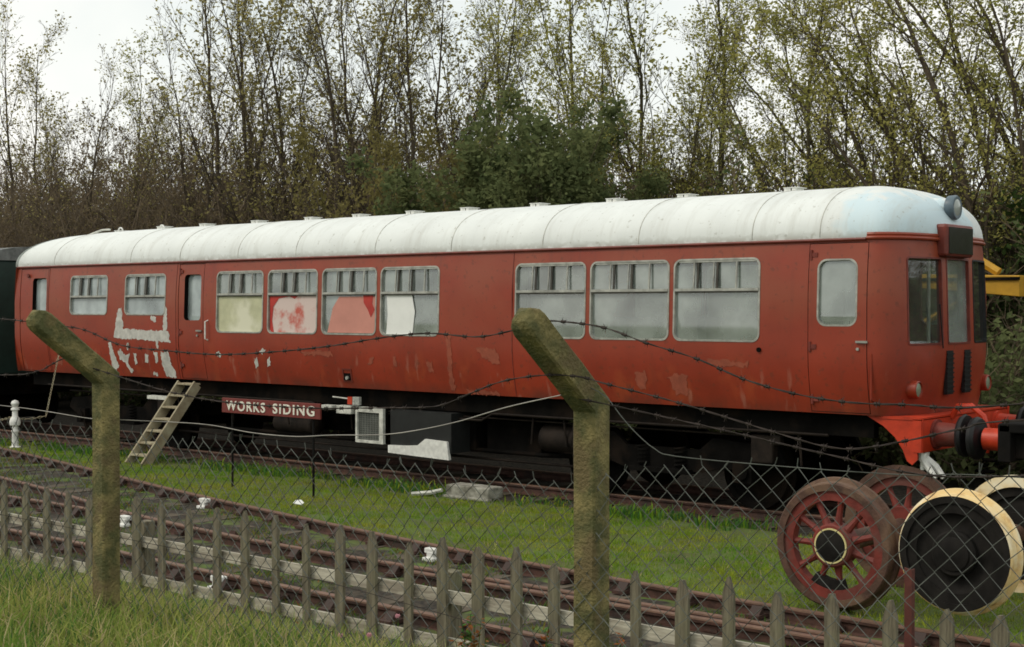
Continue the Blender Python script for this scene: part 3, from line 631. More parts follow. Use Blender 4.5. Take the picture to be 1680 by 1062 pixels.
# roof
def roof_pt(k_s, t, off=0.0):
    x, y = out_pt(k_s, -tumble(3.215) + .012); sx_ = min(max(x, X0 + 1.6), -.62); c = Vector((sx_, 1.4, 0)); d = Vector((x, y, 0)) - c
    n = 2.35; cc = math.cos(t) ** (2 / n); s2 = math.sin(t) ** (2 / n)
    H = .67 * (1 if x > -15 else 1 - .05 * (-15 - x) / 2.6)
    p = c + d * cc; p.z = 3.235 + H * s2
    if off: nrm = Vector((d.x * .7, d.y, 0)).normalized() * math.cos(t) + Vector((0, 0, 1)) * math.sin(t); p += nrm * off
    return p
rs = sorted(set([round(i * .35, 4) for i in range(int(S_TOT / .35) + 1)] + list(np.linspace(16.0, 17.6 + LF + 1.6, 90)) + list(np.linspace(0, 2.5, 12)) + list(np.linspace(S_TOT - 5.3, S_TOT, 30))))
ts = [0] + [PI / 2 * (k / 16) ** 1.25 for k in range(1, 17)]
mb = MB(); nT = len(ts); mb.add([roof_pt(s_, t) for s_ in rs for t in ts], [(i * nT + j, ((i + 1) % len(rs)) * nT + j, ((i + 1) % len(rs)) * nT + j + 1, i * nT + j + 1) for i in range(len(rs)) for j in range(nT - 1)])
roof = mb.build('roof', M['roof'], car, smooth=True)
for x in (-16.3, -13.9, -12.495, -10.974, -9.573, -7.827, -6.310, -4.668, -3.128, -1.502, -.62):
    p = MB(); P = [roof_pt(sN(x), t, .002) for t in np.linspace(0.02, PI / 2, 18)]; P += [roof_pt(sF(x), t, .002) for t in np.linspace(PI / 2, .02, 18)]; p.tube(P, .006, 5); p.build('roof_seam', M['offwhite'], roof)
v0 = None
for x in (-16.15, -14.80, -13.53, -12.09, -10.71, -9.554, -8.348, -7.198, -5.835, -4.476, -3.306, -1.706):
    if v0 is None:
        p = MB(); p.box((-.07, 0, .035), (.16, .30, .09)); p.box((.09, 0, .035), (.10, .30, .08)); p.box((.02, 0, .075), (.36, .34, .012)); p.box((.02, 0, .03), (.02, .28, .08), mi=1); v0 = p.build('roof_vent', [M['white'], M['under']], car, bevel=.012)
        v = v0
    else: v = v0.copy(); COL.objects.link(v); v.parent = car
    v.scale = (.58, .7, .72); v.location = Vector((x, 1.4, 3.905 if x > -15 else 3.875)) - car.location
for x in (-15.9, -14.6):
    p = MB(); p.tube([Vector((x, 1.2 + .0 * k, 3.90)) + Vector((.07 * math.cos(a), 0, .07 * math.sin(a))) for k, a in enumerate(np.linspace(0, PI, 9))], .015, 6); p.build('lifting_eye', M['white'], car)
p = MB(); p.tube([(-17.2, 1.0, 3.68), (-16.9, 1.0, 3.80), (-16.2, 1.0, 3.93), (-15.95, 1.0, 3.93)], .02, 6); p.build('roof_pipe', M['offwhite'], car)
# roof-top lamp in its duct
p = MB(); p.lathe((-.25, 1.4, 3.62), (1, 0, .0), [(0, .02), (0, .145), (.30, .13), (.54, .11), (.56, .10)], 24); p.build('lamp_duct', M['roof'], car, smooth=True)
p = MB(); p.lathe((.30, 1.4, 3.62), (1, 0, 0), [(0, .11), (.02, .14), (.10, .145), (.12, .132), (.12, .105), (.09, .0)], 28); p.box((.31, 1.4, 3.48), (.09, .10, .12))
L_ = p.build('roof_lamp', mat('lamp_bluegrey', (.10, .14, .17), rough=.4), car, smooth=True)
p = MB(); p.lathe((.415, 1.4, 3.62), (1, 0, 0), [(0, .103), (.02, .06), (.026, .001)], 24); p.build('lens', mat('lamp_lens', (.35, .38, .36), rough=.15), L_, smooth=True)
# destination box
p = MB(); p.box((.41, 1.28, 3.225), (.20, .76, .37)); ob = p.build('destination_box', M['dkred'], car, bevel=.035)
p = MB(); p.box((.513, 1.28, 3.225), (.012, .66, .30)); p.build('blind_glass', mat('blind_glass', (.02, .025, .024), rough=.12, spec=.6), ob)
# windscreens
for i, (h, (a, b)) in enumerate(zip(fw_holes, FW)):
    fr = MB(); s0, s1 = s_front(a), s_front(b); ring(fr, h, rrect(s0 + .02, s1 - .02, 2.06, 3.01, .03 if i != 1 else .02), .006, .04); wn = fr.build('windscreen', M['dkred'] if i < 2 else M['rubber'], car)
    p = MB(); v, f = sheet(0, 0, 0, 0, (), -.03, outer=h); p.add(v, f); p.build('pane', M['glassclear'] if i != 1 else M['glass'], wn)
    if i == 0: p = MB(); p.tube([smap(s_front(.9), 2.0, .03), smap(s_front(.82), 2.5, .03)], .008, 5); p.build('wiper', M['rubber'], wn)
# grilles, marker lights
for y in (1.13, 1.62):
    p = MB(); p.box((.435, y, 1.72), (.04, .17, .50))
    for k in range(9): p.box((.458, y, 1.50 + k * .054), (.012, .19, .02))
    p.build('louvre', M['rubber'], car)
for y in (.42, 2.38):
    xx = out_pt(s_front(y))[0] - tumble(1.55)
    p = MB(); p.lathe((xx - .12, y, 1.55), (1, 0, 0), [(0, .09), (.12, .10), (.19, .098), (.20, .085), (.18, .08)], 24); hl = p.build('marker_light', M['red'], car, smooth=True)
    p = MB(); p.lathe((xx + .06, y, 1.55), (1, 0, 0), [(0, .082), (.012, .06), (.02, .001)], 20); p.build('lens', mat('marker_lens', (.20, .24, .17), rough=.2), hl, smooth=True)
# buffer beam with its curved brackets
bb = MB(); bb.box((.50, 1.4, 1.06), (.10, 2.5, .36)); bb.box((.30, 1.4, 1.245), (.50, 2.5, .03))
for y in (.16, 2.60):
    P = [(-.10, 1.255), (.56, 1.255), (.56, .88), (.50, .88), (.50, .80), (.44, .74), (.38, .78), (.33, .90), (.24, 1.03), (.1, 1.15)]
    bb.prism([(a, y, b) for a, b in P], (0, .03, 0))
BB = bb.build('buffer_beam', M['redbright'], car)
for k in range(8): pass
for y in (.53, 2.27):
    p = MB(); p.lathe((.55, y, 1.06), (1, 0, 0), [(0, .001), (0, .165), (.03, .165), (.031, .135), (.26, .125), (.265, .001)], 28); bf = p.build('buffer', M['wheelred'] if y < 1 else M['redbright'], car, smooth=True)
    p = MB(); p.lathe((.80, y, 1.06), (1, 0, 0), [(0, .001), (0, .10), (.03, .10), (.05, .22), (.08, .235), (.11, .225), (.12, .001)], 36); p.build('buffer_head', M['rubber'], bf, smooth=True)
p = MB(); p.tube([(.56, 1.4, 1.02), (.75, 1.4, 1.02), (.82, 1.4, .95), (.78, 1.4, .88)], .035, 8)
for k in range(3): p.tube([(.80 + .06 * math.cos(a), 1.4 + .05 * math.sin(a), .85 - .13 * k) for a in np.linspace(0, 2 * PI, 12)], .018, 6)
p.build('coupling', M['under'], car, smooth=True)
p = MB(); p.tube([(.55, .95, 1.22), (.62, .95, 1.35), (.78, .95, 1.36), (.92, .95, 1.25), (.98, .95, 1.05), (.95, .95, .85)], .035, 8); p.build('brake_hose', M['redbright'], car, smooth=True)
for dx, y in ((0, .30), (.06, .38)):
    p = MB(); p.tube([(.50, y, .87), (.50, y, .80), (.56 + dx, y - .01, .72), (.66 + dx, y - .02, .60)], [.045, .045, .04, .03], 8); p.tube([(.50, y, .82), (.50, y, .68)], .028, 8); p.build('air_pipe', M['white'], car, smooth=True)
# bogies
def bogie(xc):
    b = bpy.data.objects.new('bogie', None); COL.objects.link(b); b.parent = car; b.location = Vector((xc, 1.4, 0)) - car.location
    for sy in (-1, 1):
        m = MB(); P = [(-1.75, .62), (-1.65, .80), (-.75, .86), (-.55, .70), (.55, .70), (.75, .86), (1.65, .80), (1.75, .62), (1.55, .52), (.8, .48), (.6, .42), (-.6, .42), (-.8, .48), (-1.55, .52)]
        m.prism([(xc + a, 1.4 + sy * .98 - .04, z) for a, z in P], (0, .08, 0)); 
        for ax in (-1.22, 1.22): m.box((xc + ax, 1.4 + sy * 1.04, .48), (.26, .16, .26)); m.cyl((xc + ax, 1.4 + sy * 1.1, .48), (xc + ax, 1.4 + sy * 1.15, .48), .09, 14)
        for k in range(5): m.lathe((xc - .28 + 0 * k, 1.4 + sy * 1.02, .48), (0, 0, 1), [(0, .08), (.2, .08)], 12); break
        for ox in (-.28, .28):
            m.tube([(xc + ox + .075 * math.cos(a), 1.4 + sy * 1.02 + .075 * math.sin(a), .46 + .26 * a / (10 * PI)) for a in np.linspace(0, 10 * PI, 60)], .016, 5)
        m.box((xc, 1.4 + sy * 1.02, .42), (.9, .2, .06)); m.build('bogie_frame', M['under'], b)
    for ax in (-1.22, 1.22):
        for sy in (-1, 1):
            m = MB(); y = 1.4 + sy * .72; m.lathe((xc + ax, y - sy * .06, .457), (0, sy, 0), [(0, .001), (0, .49), (.03, .49), (.04, .457), (.13, .452), (.13, .39), (.10, .37), (.08, .12), (.14, .11), (.14, .001)], 36)
            m.build('wheel', M['under'], b, smooth=True)
        m = MB(); m.cyl((xc + ax, .68, .457), (xc + ax, 2.12, .457), .08, 12); m.build('axle', M['under'], b, smooth=True)
bogie(-3.0); bogie(-14.6)
# underfloor equipment
def eq(name, c, d, m=M['under'], bev=.02): p = MB(); p.box(c, d); o = p.build(name, m, car, bevel=bev); return o
eq('battery_box', (-12.0, 1.9, .72), (1.0, .6, .5)); eq('engine', (-6.9, 1.0, .74), (1.35, 1.1, .62)); eq('fuel_tank', (-5.6, .85, .66), (1.0, .6, .45)); eq('engine', (-9.3, 1.5, .75), (1.6, 1.1, .5)); eq('air_tank', (-11.0, .7, .85), (1.2, .4, .35), bev=.12)
M['oily'] = mat('oily_rust', (.016, .011, .008), rough=.8, var=.6, scale=5, spec=.2)
p = MB(); p.tube([(-16.8, .22, 1.02), (-9.4, .22, 1.0), (-9.2, .22, .9), (-5.9, .22, .9), (-5.7, .22, 1.0), (-.6, .22, 1.0)], .018, 6); p.tube([(-16.2, .30, .93), (-1.4, .30, .93)], .012, 6); p.tube([(-13.2, .55, .33), (-4.4, .55, .33)], .02, 6)
for x_ in (-12.9, -11.4, -10.1, -8.6, -5.0, -4.5, -1.0): p.tube([(x_, .26, 1.1), (x_ + rnd.uniform(-.1, .1), .28, .62)], .015, 5)
p.build('brake_pipes', M['oily'], car)
p = MB(); p.lathe((-10.6, .55, .62), (1, 0, 0), [(0, .001), (.02, .12), (.06, .16), (.94, .16), (.98, .12), (1.0, .001)], 20); p.build('air_cylinder', M['oily'], car, smooth=True)
p = MB(); p.lathe((-5.0, .48, .70), (1, 0, 0), [(0, .001), (.02, .15), (.06, .19), (.62, .19), (.66, .15), (.68, .001)], 20); p.build('air_cylinder', M['oily'], car, smooth=True)
for x_ in (-13.3, -4.2, -1.5):
    p = MB(); p.box((x_, .34, .78), (.30, .16, .34)); p.box((x_ + .2, .30, .9), (.12, .1, .12)); p.build('control_box', M['oily'], car, bevel=.02)
rg0 = MB(); gx0, gx1, gz0, gz1, gy = -8.24, -7.66, .47, 1.0, .06
for (a, b, c_, d_) in ((gx0, gx1, gz1 - .08, gz1), (gx0, gx1, gz0, gz0 + .04), (gx0, gx0 + .035, gz0 + .04, gz1 - .08), (gx1 - .08, gx1, gz0 + .04, gz1 - .08)): rg0.box(((a + b) / 2, gy, (c_ + d_) / 2), (b - a, .05, d_ - c_))
for k in range(15): rg0.box((gx0 + .05 + k * .034, gy + .01, (gz0 + gz1) / 2), (.010, .012, .44), mi=1)
for k in range(13): rg0.box(((gx0 + gx1) / 2 - .02, gy + .015, gz0 + .06 + k * .032), (.50, .008, .006), mi=1)
rg0.box(((gx0 + gx1) / 2, gy + .09, (gz0 + gz1) / 2), (.5, .06, .5), mi=2); rg0.build('radiator_grille', [M['offwhite'], mat('grille_grey', (.20, .21, .19), rough=.7), M['under']], car)
p = MB(); P = [(-7.54, .36), (-7.54, .47), (-7.2, .48), (-6.95, .50), (-6.8, .60), (-6.38, .585), (-6.34, .33)]; p.prism([(a, .02, b) for a, b in P], (0, .05, 0)); p.box((-6.93, .35, .70), (1.2, .58, .56), mi=1); p.build('equipment_box', [M['white'], mat('box_grey', (.009, .010, .0095), rough=.7, var=.4)], car)
p = MB(); 
for (a, b, c_, d_) in ((-9.0, -8.72, .93, .99), (-8.62, -8.3, .88, 1.0)): p.box(((a + b) / 2, .08, (c_ + d_) / 2), (b - a, .16, d_ - c_))
p.tube([(-8.75, .05, 1.12), (-8.32, .05, 1.10)], .012, 6); p.build('coupling_bracket', M['offwhite'], car, bevel=.02)
p = MB(); p.box((-8.33, .03, 1.08), (.10, .05, .11)); p.box((-8.19, .02, 1.08), (.14, .05, .12), mi=1); p.build('warning_plate', [M['redbright'], mat('plate_grey', (.35, .36, .33), rough=.7, var=.5, scale=30)], car)

# ================================================================ OTHER VEHICLES
gc = empty('green_coach', (-27, 1.4, 0), 'dark green coach with a pale roof behind the far end of the red railcar', 'coach')
p = MB(); p.box((-27.0, 1.4, 2.26), (16.4, 2.75, 2.31)); p.build('body', M['greencoach'], gc, bevel=.06)
p = MB(); P = [(1.4 + 1.40 * math.cos(a), 3.40 + .30 * math.sin(a)) for a in np.linspace(0, PI, 20)]; p.prism([(-18.76, y, z) for y, z in P], (-16.5, 0, 0)); p.build('roof', mat('sooty_roof', (.16, .17, .165), rough=.8, var=.4), gc, smooth=True)
p = MB(); p.box((-27, 1.4, .9), (15.6, 2.2, .4)); p.build('underframe', M['under'], gc)
for i in range(6): p = MB(); p.box((-20 - 2.4 * i, .02, 2.55), (1.2, .03, .8)); p.build('window', M['glass'], gc)
for xc in (-21.3, -32.5):
    for ax in (-1.2, 1.2): p = MB(); p.lathe((xc + ax, .6, .457), (0, -1, 0), [(-1.6, .001), (-1.6, .457), (-1.5, .457), (-1.45, .3), (0, .3), (0, .49), (.03, .457), (.12, .457), (.12, .001)], 28); p.build('wheelset', M['under'], gc, smooth=True)
wg = empty('flat_wagon', (5.4, 1.4, 0), 'black flat wagon with red buffers coupled at the railcar cab end', 'wagon')
p = MB(); p.box((1.46, 1.4, 1.04), (.14, 2.5, .40)); p.box((5.4, 1.4, 1.20), (8.0, 2.5, .10)); p.box((5.4, .35, 1.0), (8.0, .12, .26)); p.box((5.4, 2.45, 1.0), (8.0, .12, .26)); p.build('frame', M['black'], wg, bevel=.015)
for y in (.53, 2.27):
    p = MB(); p.lathe((1.39, y, 1.04), (-1, 0, 0), [(0, .001), (0, .125), (.28, .12), (.29, .001)], 24); bf = p.build('buffer', M['redbright'], wg, smooth=True)
    p = MB(); p.lathe((1.11, y, 1.04), (-1, 0, 0), [(-.005, .001), (-.005, .09), (.02, .09), (.05, .215), (.09, .235), (.13, .225), (.14, .001)], 36); p.build('buffer_head', M['rubber'], bf, smooth=True)
for ax in (3.0, 7.8):
    for sy in (-1, 1): p = MB(); p.lathe((ax, 1.4 + sy * .66, .457), (0, sy, 0), [(0, .001), (0, .49), (.03, .457), (.13, .457), (.13, .38), (.1, .12), (.12, .001)], 30); p.build('wheel', M['under'], wg, smooth=True)
# yellow crane seen past and through the cab
yc = empty('yellow_crane', (-3.2, 6.6, 0), 'yellow rail crane jib showing behind the right end of the railcar', 'crane')
p = MB(); p.prism([(-2.6, 6.0, 2.80), (-.60, 6.0, 2.62), (-.60, 6.0, 2.93), (-2.6, 6.0, 2.98)], (0, .45, 0)); p.build('jib', M['yellow'], yc, bevel=.01)
p = MB(); p.box((-1.6, 5.985, 2.885), (2.02, .03, .045)); p.build('jib_rail', M['under'], yc)
p = MB(); p.tube([(-1.9, 6.2, 3.45), (-1.3, 6.2, 3.18), (-.98, 6.2, 2.98)], .07, 6); p.tube([(-2.2, 6.2, 2.2), (-1.3, 6.2, 2.7)], .05, 6); p.tube([(-1.9, 6.2, 3.45), (-2.6, 6.2, 2.9)], .06, 6); p.build('jib_strut', M['yellow'], yc)
p = MB(); p.box((-3.3, 6.4, 1.5), (1.4, 1.3, 2.6)); p.box((-3.3, 5.73, 2.2), (.9, .03, .8), mi=1); p.build('cabin', [M['yellow'], M['under']], yc, bevel=.05)
p = MB(); p.box((-3.0, 6.5, .25), (3.2, 1.7, .35)); p.build('chassis', M['under'], yc, bevel=.03)
p = MB(); p.tube([(-1.1, 6.1, 2.62), (-1.35, 6.1, 2.40), (-1.55, 6.1, 2.35)], .03, 6); p.build('hook_bracket', M['under'], yc)

# ================================================================ WHEELSETS ON THE GRASS
def wheelset(name, loc, Rw, label, tread, facem, tmi, spokes, group=None):
    t = empty(name, loc, label, 'wheelset', group)
    for sy in (-1, 1):
        m = MB(); yf = sy * .72; W = .135; fr = Rw
        # tyre: closed profile; h measured from outer face inwards
        m.lathe((0, yf, Rw), (0, -sy, 0), [(0, fr - .085), (0, fr - .03), (.012, fr - .018), (W * .75, fr - .012), (W * .82, fr + .015), (W, fr + .02), (W + .004, fr - .085)], 72, 0, close=True)
        if tread is M['creamtyre'] and sy < 0:
            m.f = list(m.f); nn = 72; m.m = [1 if (i // nn) in (0, 6) else 0 for i in range(len(m.f))]
        wh = m.build('wheel', [tread, M['hubblack']], t, smooth=True)
        wh.location = (0, 0, 0)
        c = MB(); c.lathe((0, yf, Rw), (0, -sy, 0), [(.02, fr - .165), (.02, fr - .086), (.11, fr - .086), (.11, fr - .165)], 72, 0, close=True)
        c.lathe((0, yf, Rw), (0, -sy, 0), [(-.015, .001), (-.015, .165), (.0, .18), (.14, .18), (.14, .001)], 40, 0)
        if spokes:
            for k in range(spokes):
                a = 2 * PI * (k + .5) / spokes; r0, r1 = .16, fr - .15; n_ = 6
                u = Vector((math.cos(a), 0, math.sin(a))); P = [Vector((0, yf - sy * .065, Rw)) + u * (r0 + (r1 - r0) * i / n_) for i in range(n_ + 1)]
                c.tube(P, [.042, .034, .029, .026, .025, .028, .036], 8)
        else:
            c.lathe((0, yf, Rw), (0, -sy, 0), [(.05, .17), (.065, .22), (.05, .30), (.03, fr - .16), (.07, fr - .16), (.09, .17)], 60, 0, close=True)
        ob = c.build('wheel_centre', facem, wh, smooth=True); ob.location = (0, 0, 0)
        if spokes and sy < 0:
            # counterweight segment between the lower spokes
            q_ = MB(); P = []; a0, a1 = R(236), R(286); rr = fr - .125
            for a in np.linspace(a0, a1, 12): P.append((rr * math.cos(a), yf + .03, Rw + rr * math.sin(a)))
            for a in np.linspace(a1, a0, 6): P.append(((.66 * rr) * math.cos(a), yf + .03, Rw + (.70 * rr) * math.sin(a)))
            q_.prism(P, (0, .07, 0)); o_ = q_.build('balance_weight', M['hubblack'], wh); o_.location = (0, 0, 0)
        if sy < 0:
            q_ = MB(); q_.lathe((0, yf - .016, Rw), (0, -1, 0), [(0, .001), (0, .132), (.012, .130), (.02, .1), (.03, .03), (.032, .001)], 36); o_ = q_.build('hub_cap', M['hubblack'], wh, smooth=True); o_.location = (0, 0, 0)
            if spokes: q_ = MB(); q_.lathe((0, yf - .016, Rw), (0, -1, 0), [(0, .146), (.010, .146), (.010, .133), (0, .133)], 48, close=True); o_ = q_.build('hub_ring', M['hubring'], wh, smooth=True); o_.location = (0, 0, 0)
    m = MB(); m.tube([(0, -.72, Rw), (0, -.5, Rw), (0, .5, Rw), (0, .72, Rw)], [.085, .08, .08, .085], 16); o_ = m.build('axle', M['tyre'], t, smooth=True); o_.location = (0, 0, 0)
    return t
w1 = wheelset('spoked_wheelset', (1.60, -3.17, -.035), .535, 'red spoked wheelset with a black and yellow hub standing on the grass', M['tyre'], M['wheelred'], 0, 11)
w2 = wheelset('cream_wheelset', (2.62, -3.12, .06), .48, 'dark solid wheelset with cream painted tyres beside the red spoked wheels', M['creamtyre'], M['hubblack'], 0, 0)
# ================================================================ LADDER, SIGN, BOLLARD, BLOCK, STAKE
ld = empty('step_ladder', (-12.1, -1.15, -.03), 'pale wooden step ladder leaning against the railcar under its passenger door', 'ladder')
A = Vector((-12.1, -1.15, -.03)); B_ = Vector((-12.1, -.12, 1.24)); ax = (B_ - A).normalized(); nrm = Vector((0, -ax.z, ax.y)); Ll = (B_ - A).length
rot = Matrix((Vector((1, 0, 0)), nrm, ax)).transposed()
for sx_ in (-.215, .215):
    p = MB(); p.box((A + B_) / 2 + Vector((sx_, 0, 0)) - nrm * .06, (.035, .17, Ll), rot); p.build('stringer', M['ladder'], ld, bevel=.004)
for k in range(7):
    p = MB(); c = A + ax * (Ll * (.10 + .145 * k)); p.box(c + Vector((0, .06, 0)), (.40, .19, .028)); p.build('tread', M['ladder'], ld, bevel=.003)
sg = empty('works_siding_sign', (-8.0, -1.97, 0), 'dark red nameboard lettered WORKS SIDING on thin black posts in the grass', 'sign')
p = MB(); a = at(365, 662, -1.97); b = at(526, 686, -1.97); cx_, w_ = (a.x + b.x) / 2, b.x - a.x; zc = 1.10; hh = .205
p.box((cx_, -1.97, zc), (w_, .03, hh)); bd = p.build('board', M['signred'], sg, bevel=.004)
def lettering(word, xa, xb):
    tcv = bpy.data.curves.new('lettering', 'FONT'); tcv.body = word; tcv.size = .2; tcv.extrude = .004; tcv.offset = .0035; tcv.space_character = 1.22
    to = bpy.data.objects.new('tmp', tcv); COL.objects.link(to); bpy.context.view_layer.update()
    dg = bpy.context.evaluated_depsgraph_get(); tm = bpy.data.meshes.new_from_object(to.evaluated_get(dg)); bpy.data.objects.remove(to)
    co = np.array([v.co[:] for v in tm.vertices]); mn, mxx = co.min(0), co.max(0); sxx = (xb - xa) / (mxx[0] - mn[0]); szz = (hh * .66) / (mxx[1] - mn[1])
    for v in tm.vertices:
        x, y, z = v.co; v.co = ((x - mn[0]) * sxx, -z, (y - (mn[1] + mxx[1]) / 2) * szz)
    tm.materials.clear(); tm.materials.append(M['signwhite']); lo = bpy.data.objects.new('lettering', tm); COL.objects.link(lo); lo.parent = bd; lo.location = Vector((xa, -1.9895, zc)) - parent_loc(bd); lo['label'] = 'white word ' + word
x0_ = cx_ - w_ / 2; lettering('WORKS', x0_ + w_ * .05, x0_ + w_ * .46); lettering('SIDING', x0_ + w_ * .54, x0_ + w_ * .95)
for px in (380, 513):
    x = at(px, 700, -1.95).x; p = MB(); p.box((x, -1.94, .55), (.022, .022, 1.22)); p.build('post', M['black'], sg)
bo = empty('bollard', (-16.08, -.89, -.06), 'slim white turned bollard beside the curved rail at the left edge', 'bollard')
p = MB(); p.lathe((-16.08, -.89, -.08), (0, 0, 1), [(0, .001), (0, .10), (.05, .10), (.07, .06), (.30, .055), (.33, .07), (.36, .055), (.42, .05), (.44, .09), (.50, .10), (.56, .08), (.60, .05), (.70, .05), (.71, .075), (.74, .07), (.76, .04), (.79, .06), (.83, .072), (.87, .055), (.89, .001)], 20); p.build('post', M['white'], bo, smooth=True)
cm = MB()
def chain(P0, P1, sag, n=26):
    P = [P0.lerp(P1, i / n) - Vector((0, 0, sag * 4 * (i / n) * (1 - i / n))) for i in range(n + 1)]
    for i in range(n):
        c = (P[i] + P[i + 1]) / 2; d = (P[i + 1] - P[i]).normalized(); s_ = d.cross(Vector((0, 0, 1)) if i % 2 else Vector((0, 1, 0.3))).normalized(); L2 = (P[i + 1] - P[i]).length * .62
        cm.tube([c + d * L2 * math.cos(a) + s_ * .016 * math.sin(a) for a in np.linspace(0, 2 * PI, 9)], .006, 4, cap=False)
chain(Vector((-16.1, -.9, .48)), Vector((-15.72, -.5, .52)), .03, 8); chain(Vector((-15.72, -.5, .5)), Vector((-15.85, -.15, 1.62)), .0, 26); chain(Vector((-16.1, -.9, .52)), Vector((-17.6, -1.1, .6)), .14, 30)
cm.build('chain', M['ladder'], bo)
kb = empty('concrete_block', (-5.4, -.7, 0), 'weathered pale concrete block lying on the grass edge by the railcar track', 'block')
p = MB(); p.box((-5.25, -.66, .06), (.75, .30, .15)); p.box((-5.25, -.80, -.02), (.80, .10, .05)); p.build('slab', mat('old_concrete', (.36, .35, .30), rough=.95, scale=7, col2=(.12, .115, .09), bump=.5), kb, bevel=.02)
p = MB(); p.tube([(-6.1, -.95, -.02), (-5.8, -.9, .02), (-5.65, -.85, .06)], .03, 6); p.build('broken_end', M['offwhite'], kb)
p = MB(); p.prism([(2.985, -5.5, -.15), (3.03, -5.5, -.15), (3.03, -5.5, .70), (2.985, -5.5, .71)], (0, .008, 0)); p.prism([(3.03, -5.5, -.15), (3.037, -5.5, -.15), (3.037, -5.5, .70), (3.03, -5.5, .70)], (0, .05, 0))
p2 = MB(); p2.prism([(-.06, 0, -.02), (.05, .02, -.02), (.07, .05, .0), (.01, .08, .01), (-.05, .06, .0)], (0, 0, .008)); q2 = p2.build('paper_scrap', M['paper']); q2.location = at(487, 815, -2.75); q2.location.z = .02; q2.rotation_euler = (.3, .2, .4); tag(q2, 'small white scrap of paper lying on the lawn below the red sign', 'litter')
st = p.build('steel_stake', mat('stake_rust', (.10, .028, .02), rough=.8, var=.4), origin=(3.0, -5.5, -.1)); tag(st, 'rusty red angle iron stake standing in front of the wheelsets', 'stake')
p = MB(); p.box((-13.1, .06, .93), (.55, .12, .06)); o_ = p.build('step_board', M['offwhite'], car)
# ================================================================ FENCES
pf = empty('picket_fence', (1.0, -8.8, .3), 'grey weathered wooden picket fence with pale rails running across the foreground', 'fence')
px_ = [(5, 788), (40, 793), (75, 801), (110, 808), (145, 812), (183, 812), (222, 815), (265, 820), (310, 835), (355, 833), (402, 838), (452, 845), (503, 860), (556, 862), (609, 872), (668, 890), (727, 882), (785, 898), (847, 898), (910, 925), (978, 930), (1045, 937), (1118, 952), (1197, 947), (1277, 972), (1367, 975), (1460, 985), (1555, 1000), (1640, 1010)]
pts_ = [at(a, b, -8.83) for a, b in px_]
xsP = [p.x for p in pts_]; tops = [p.z for p in pts_]
dx = .245
while xsP[0] > -5.5: xsP.insert(0, xsP[0] - dx); tops.insert(0, 1.17 + rnd.uniform(-.02, .02))
while xsP[-1] < 6.8: xsP.append(xsP[-1] + dx); tops.append(1.16 + rnd.uniform(-.02, .02))
for i, (x, zt) in enumerate(zip(xsP, tops)):
    wd = rnd.choice((.050, .057, .064, .072)); z0 = .05; p = MB(); tl = rnd.uniform(-.012, .012); k = rnd.uniform(.05, .085); 
    P = [(-wd / 2, z0), (wd / 2, z0), (wd / 2 + tl, zt - k), (rnd.uniform(.002, .012) + tl, zt), (-rnd.uniform(.002, .012) + tl, zt - .003), (-wd / 2 + tl, zt - k * rnd.uniform(.8, 1.2))]
    p.prism([(a, 0, b) for a, b in P], (0, .022, 0)); o = p.build('picket', M['picket'], pf); o.location = Vector((x, -8.84, 0)) - pf.location; o.rotation_euler = (0, 0, R(rnd.uniform(-4, 4)))
for z in (.875, .615):
    for (xa, xb) in ((-5.8, -1.9), (-1.88, 2.6), (2.62, 7)):
        p = MB(); p.prism([(xa, -8.805, z - .034), (xa, -8.755, z - .034), (xa, -8.765, z + .03), (xa, -8.80, z + .034)], (xb - xa, 0, 0)); p.build('fence_rail', M['fencerail'], pf)
for x in (-3.9, -1.05, 1.8, 4.65):
    p = MB(); p.box((x, -8.71, .45), (.09, .09, 1.1)); p.build('fence_post', M['picket'], pf, bevel=.006)

sf = empty('security_fence', (2.4, -10.25, .7), 'chain link fence on mossy cranked concrete posts topped with rusty barbed wire', 'fence')
def cpost(x, yb, zg, zc, tip, ln_tilt=0):
    p = MB(); h = .0525; ch = .009
    def sec(c, ux, uy):
        return [c + ux * a + uy * b for a, b in ((-h, -h + ch), (-h + ch, -h), (h - ch, -h), (h, -h + ch), (h, h - ch), (h - ch, h), (-h + ch, h), (-h, h - ch))]
    X = Vector((1, 0, 0)); Y = Vector((0, 1, 0)); top = Vector((x, yb - tip[0], zc + tip[1])); c0 = Vector((x, yb, zc)); d = (top - c0).normalized(); nY = X.cross(d) * -1
    nY = Vector((0, d.z, -d.y)); mid = (Y + nY).normalized(); mk = 1 / max(.5, mid.dot(Y))
    rings = [sec(Vector((x, yb, zg)), X, Y)]
    for k in range(1, 12): rings.append(sec(Vector((x, yb, zg + (zc - zg) * k / 12)), X, Y))
    rings.append([c0 + X * ((q_ - c0).dot(X)) + mid * mk * ((q_ - c0).dot(Y)) for q_ in sec(c0, X, Y)])
    L3 = (top - c0).length
    for k in range(1, 5): rings.append(sec(c0 + d * L3 * k / 5, X, nY))
    rings.append(sec(top, X, nY))
    e = top + d * .02
    for fct, dd in ((.9, .03), (.6, .055), (.15, .065)): rings.append([top + d * dd + (q_ - top) * fct for q_ in rings[-1 if False else 17]])
    n = 8; V = []; rr = random.Random(int(x * 10))
    for r_ in rings: V += [v + Vector((rr.uniform(-.0015, .0015), rr.uniform(-.0015, .0015), 0)) for v in r_]
    F = [(i * n + k, i * n + (k + 1) % n, (i + 1) * n + (k + 1) % n, (i + 1) * n + k) for i in range(len(rings) - 1) for k in range(n)] + [tuple(range(n))[::-1], tuple((len(rings) - 1) * n + k for k in range(n))]
    p.add(V, F); o = p.build('concrete_post', M['concrete'], sf); return o
tag(cpost(3.90, -10.19, .2, 2.09, (.37, .31)), 'nearer mossy cranked post, right of the middle')
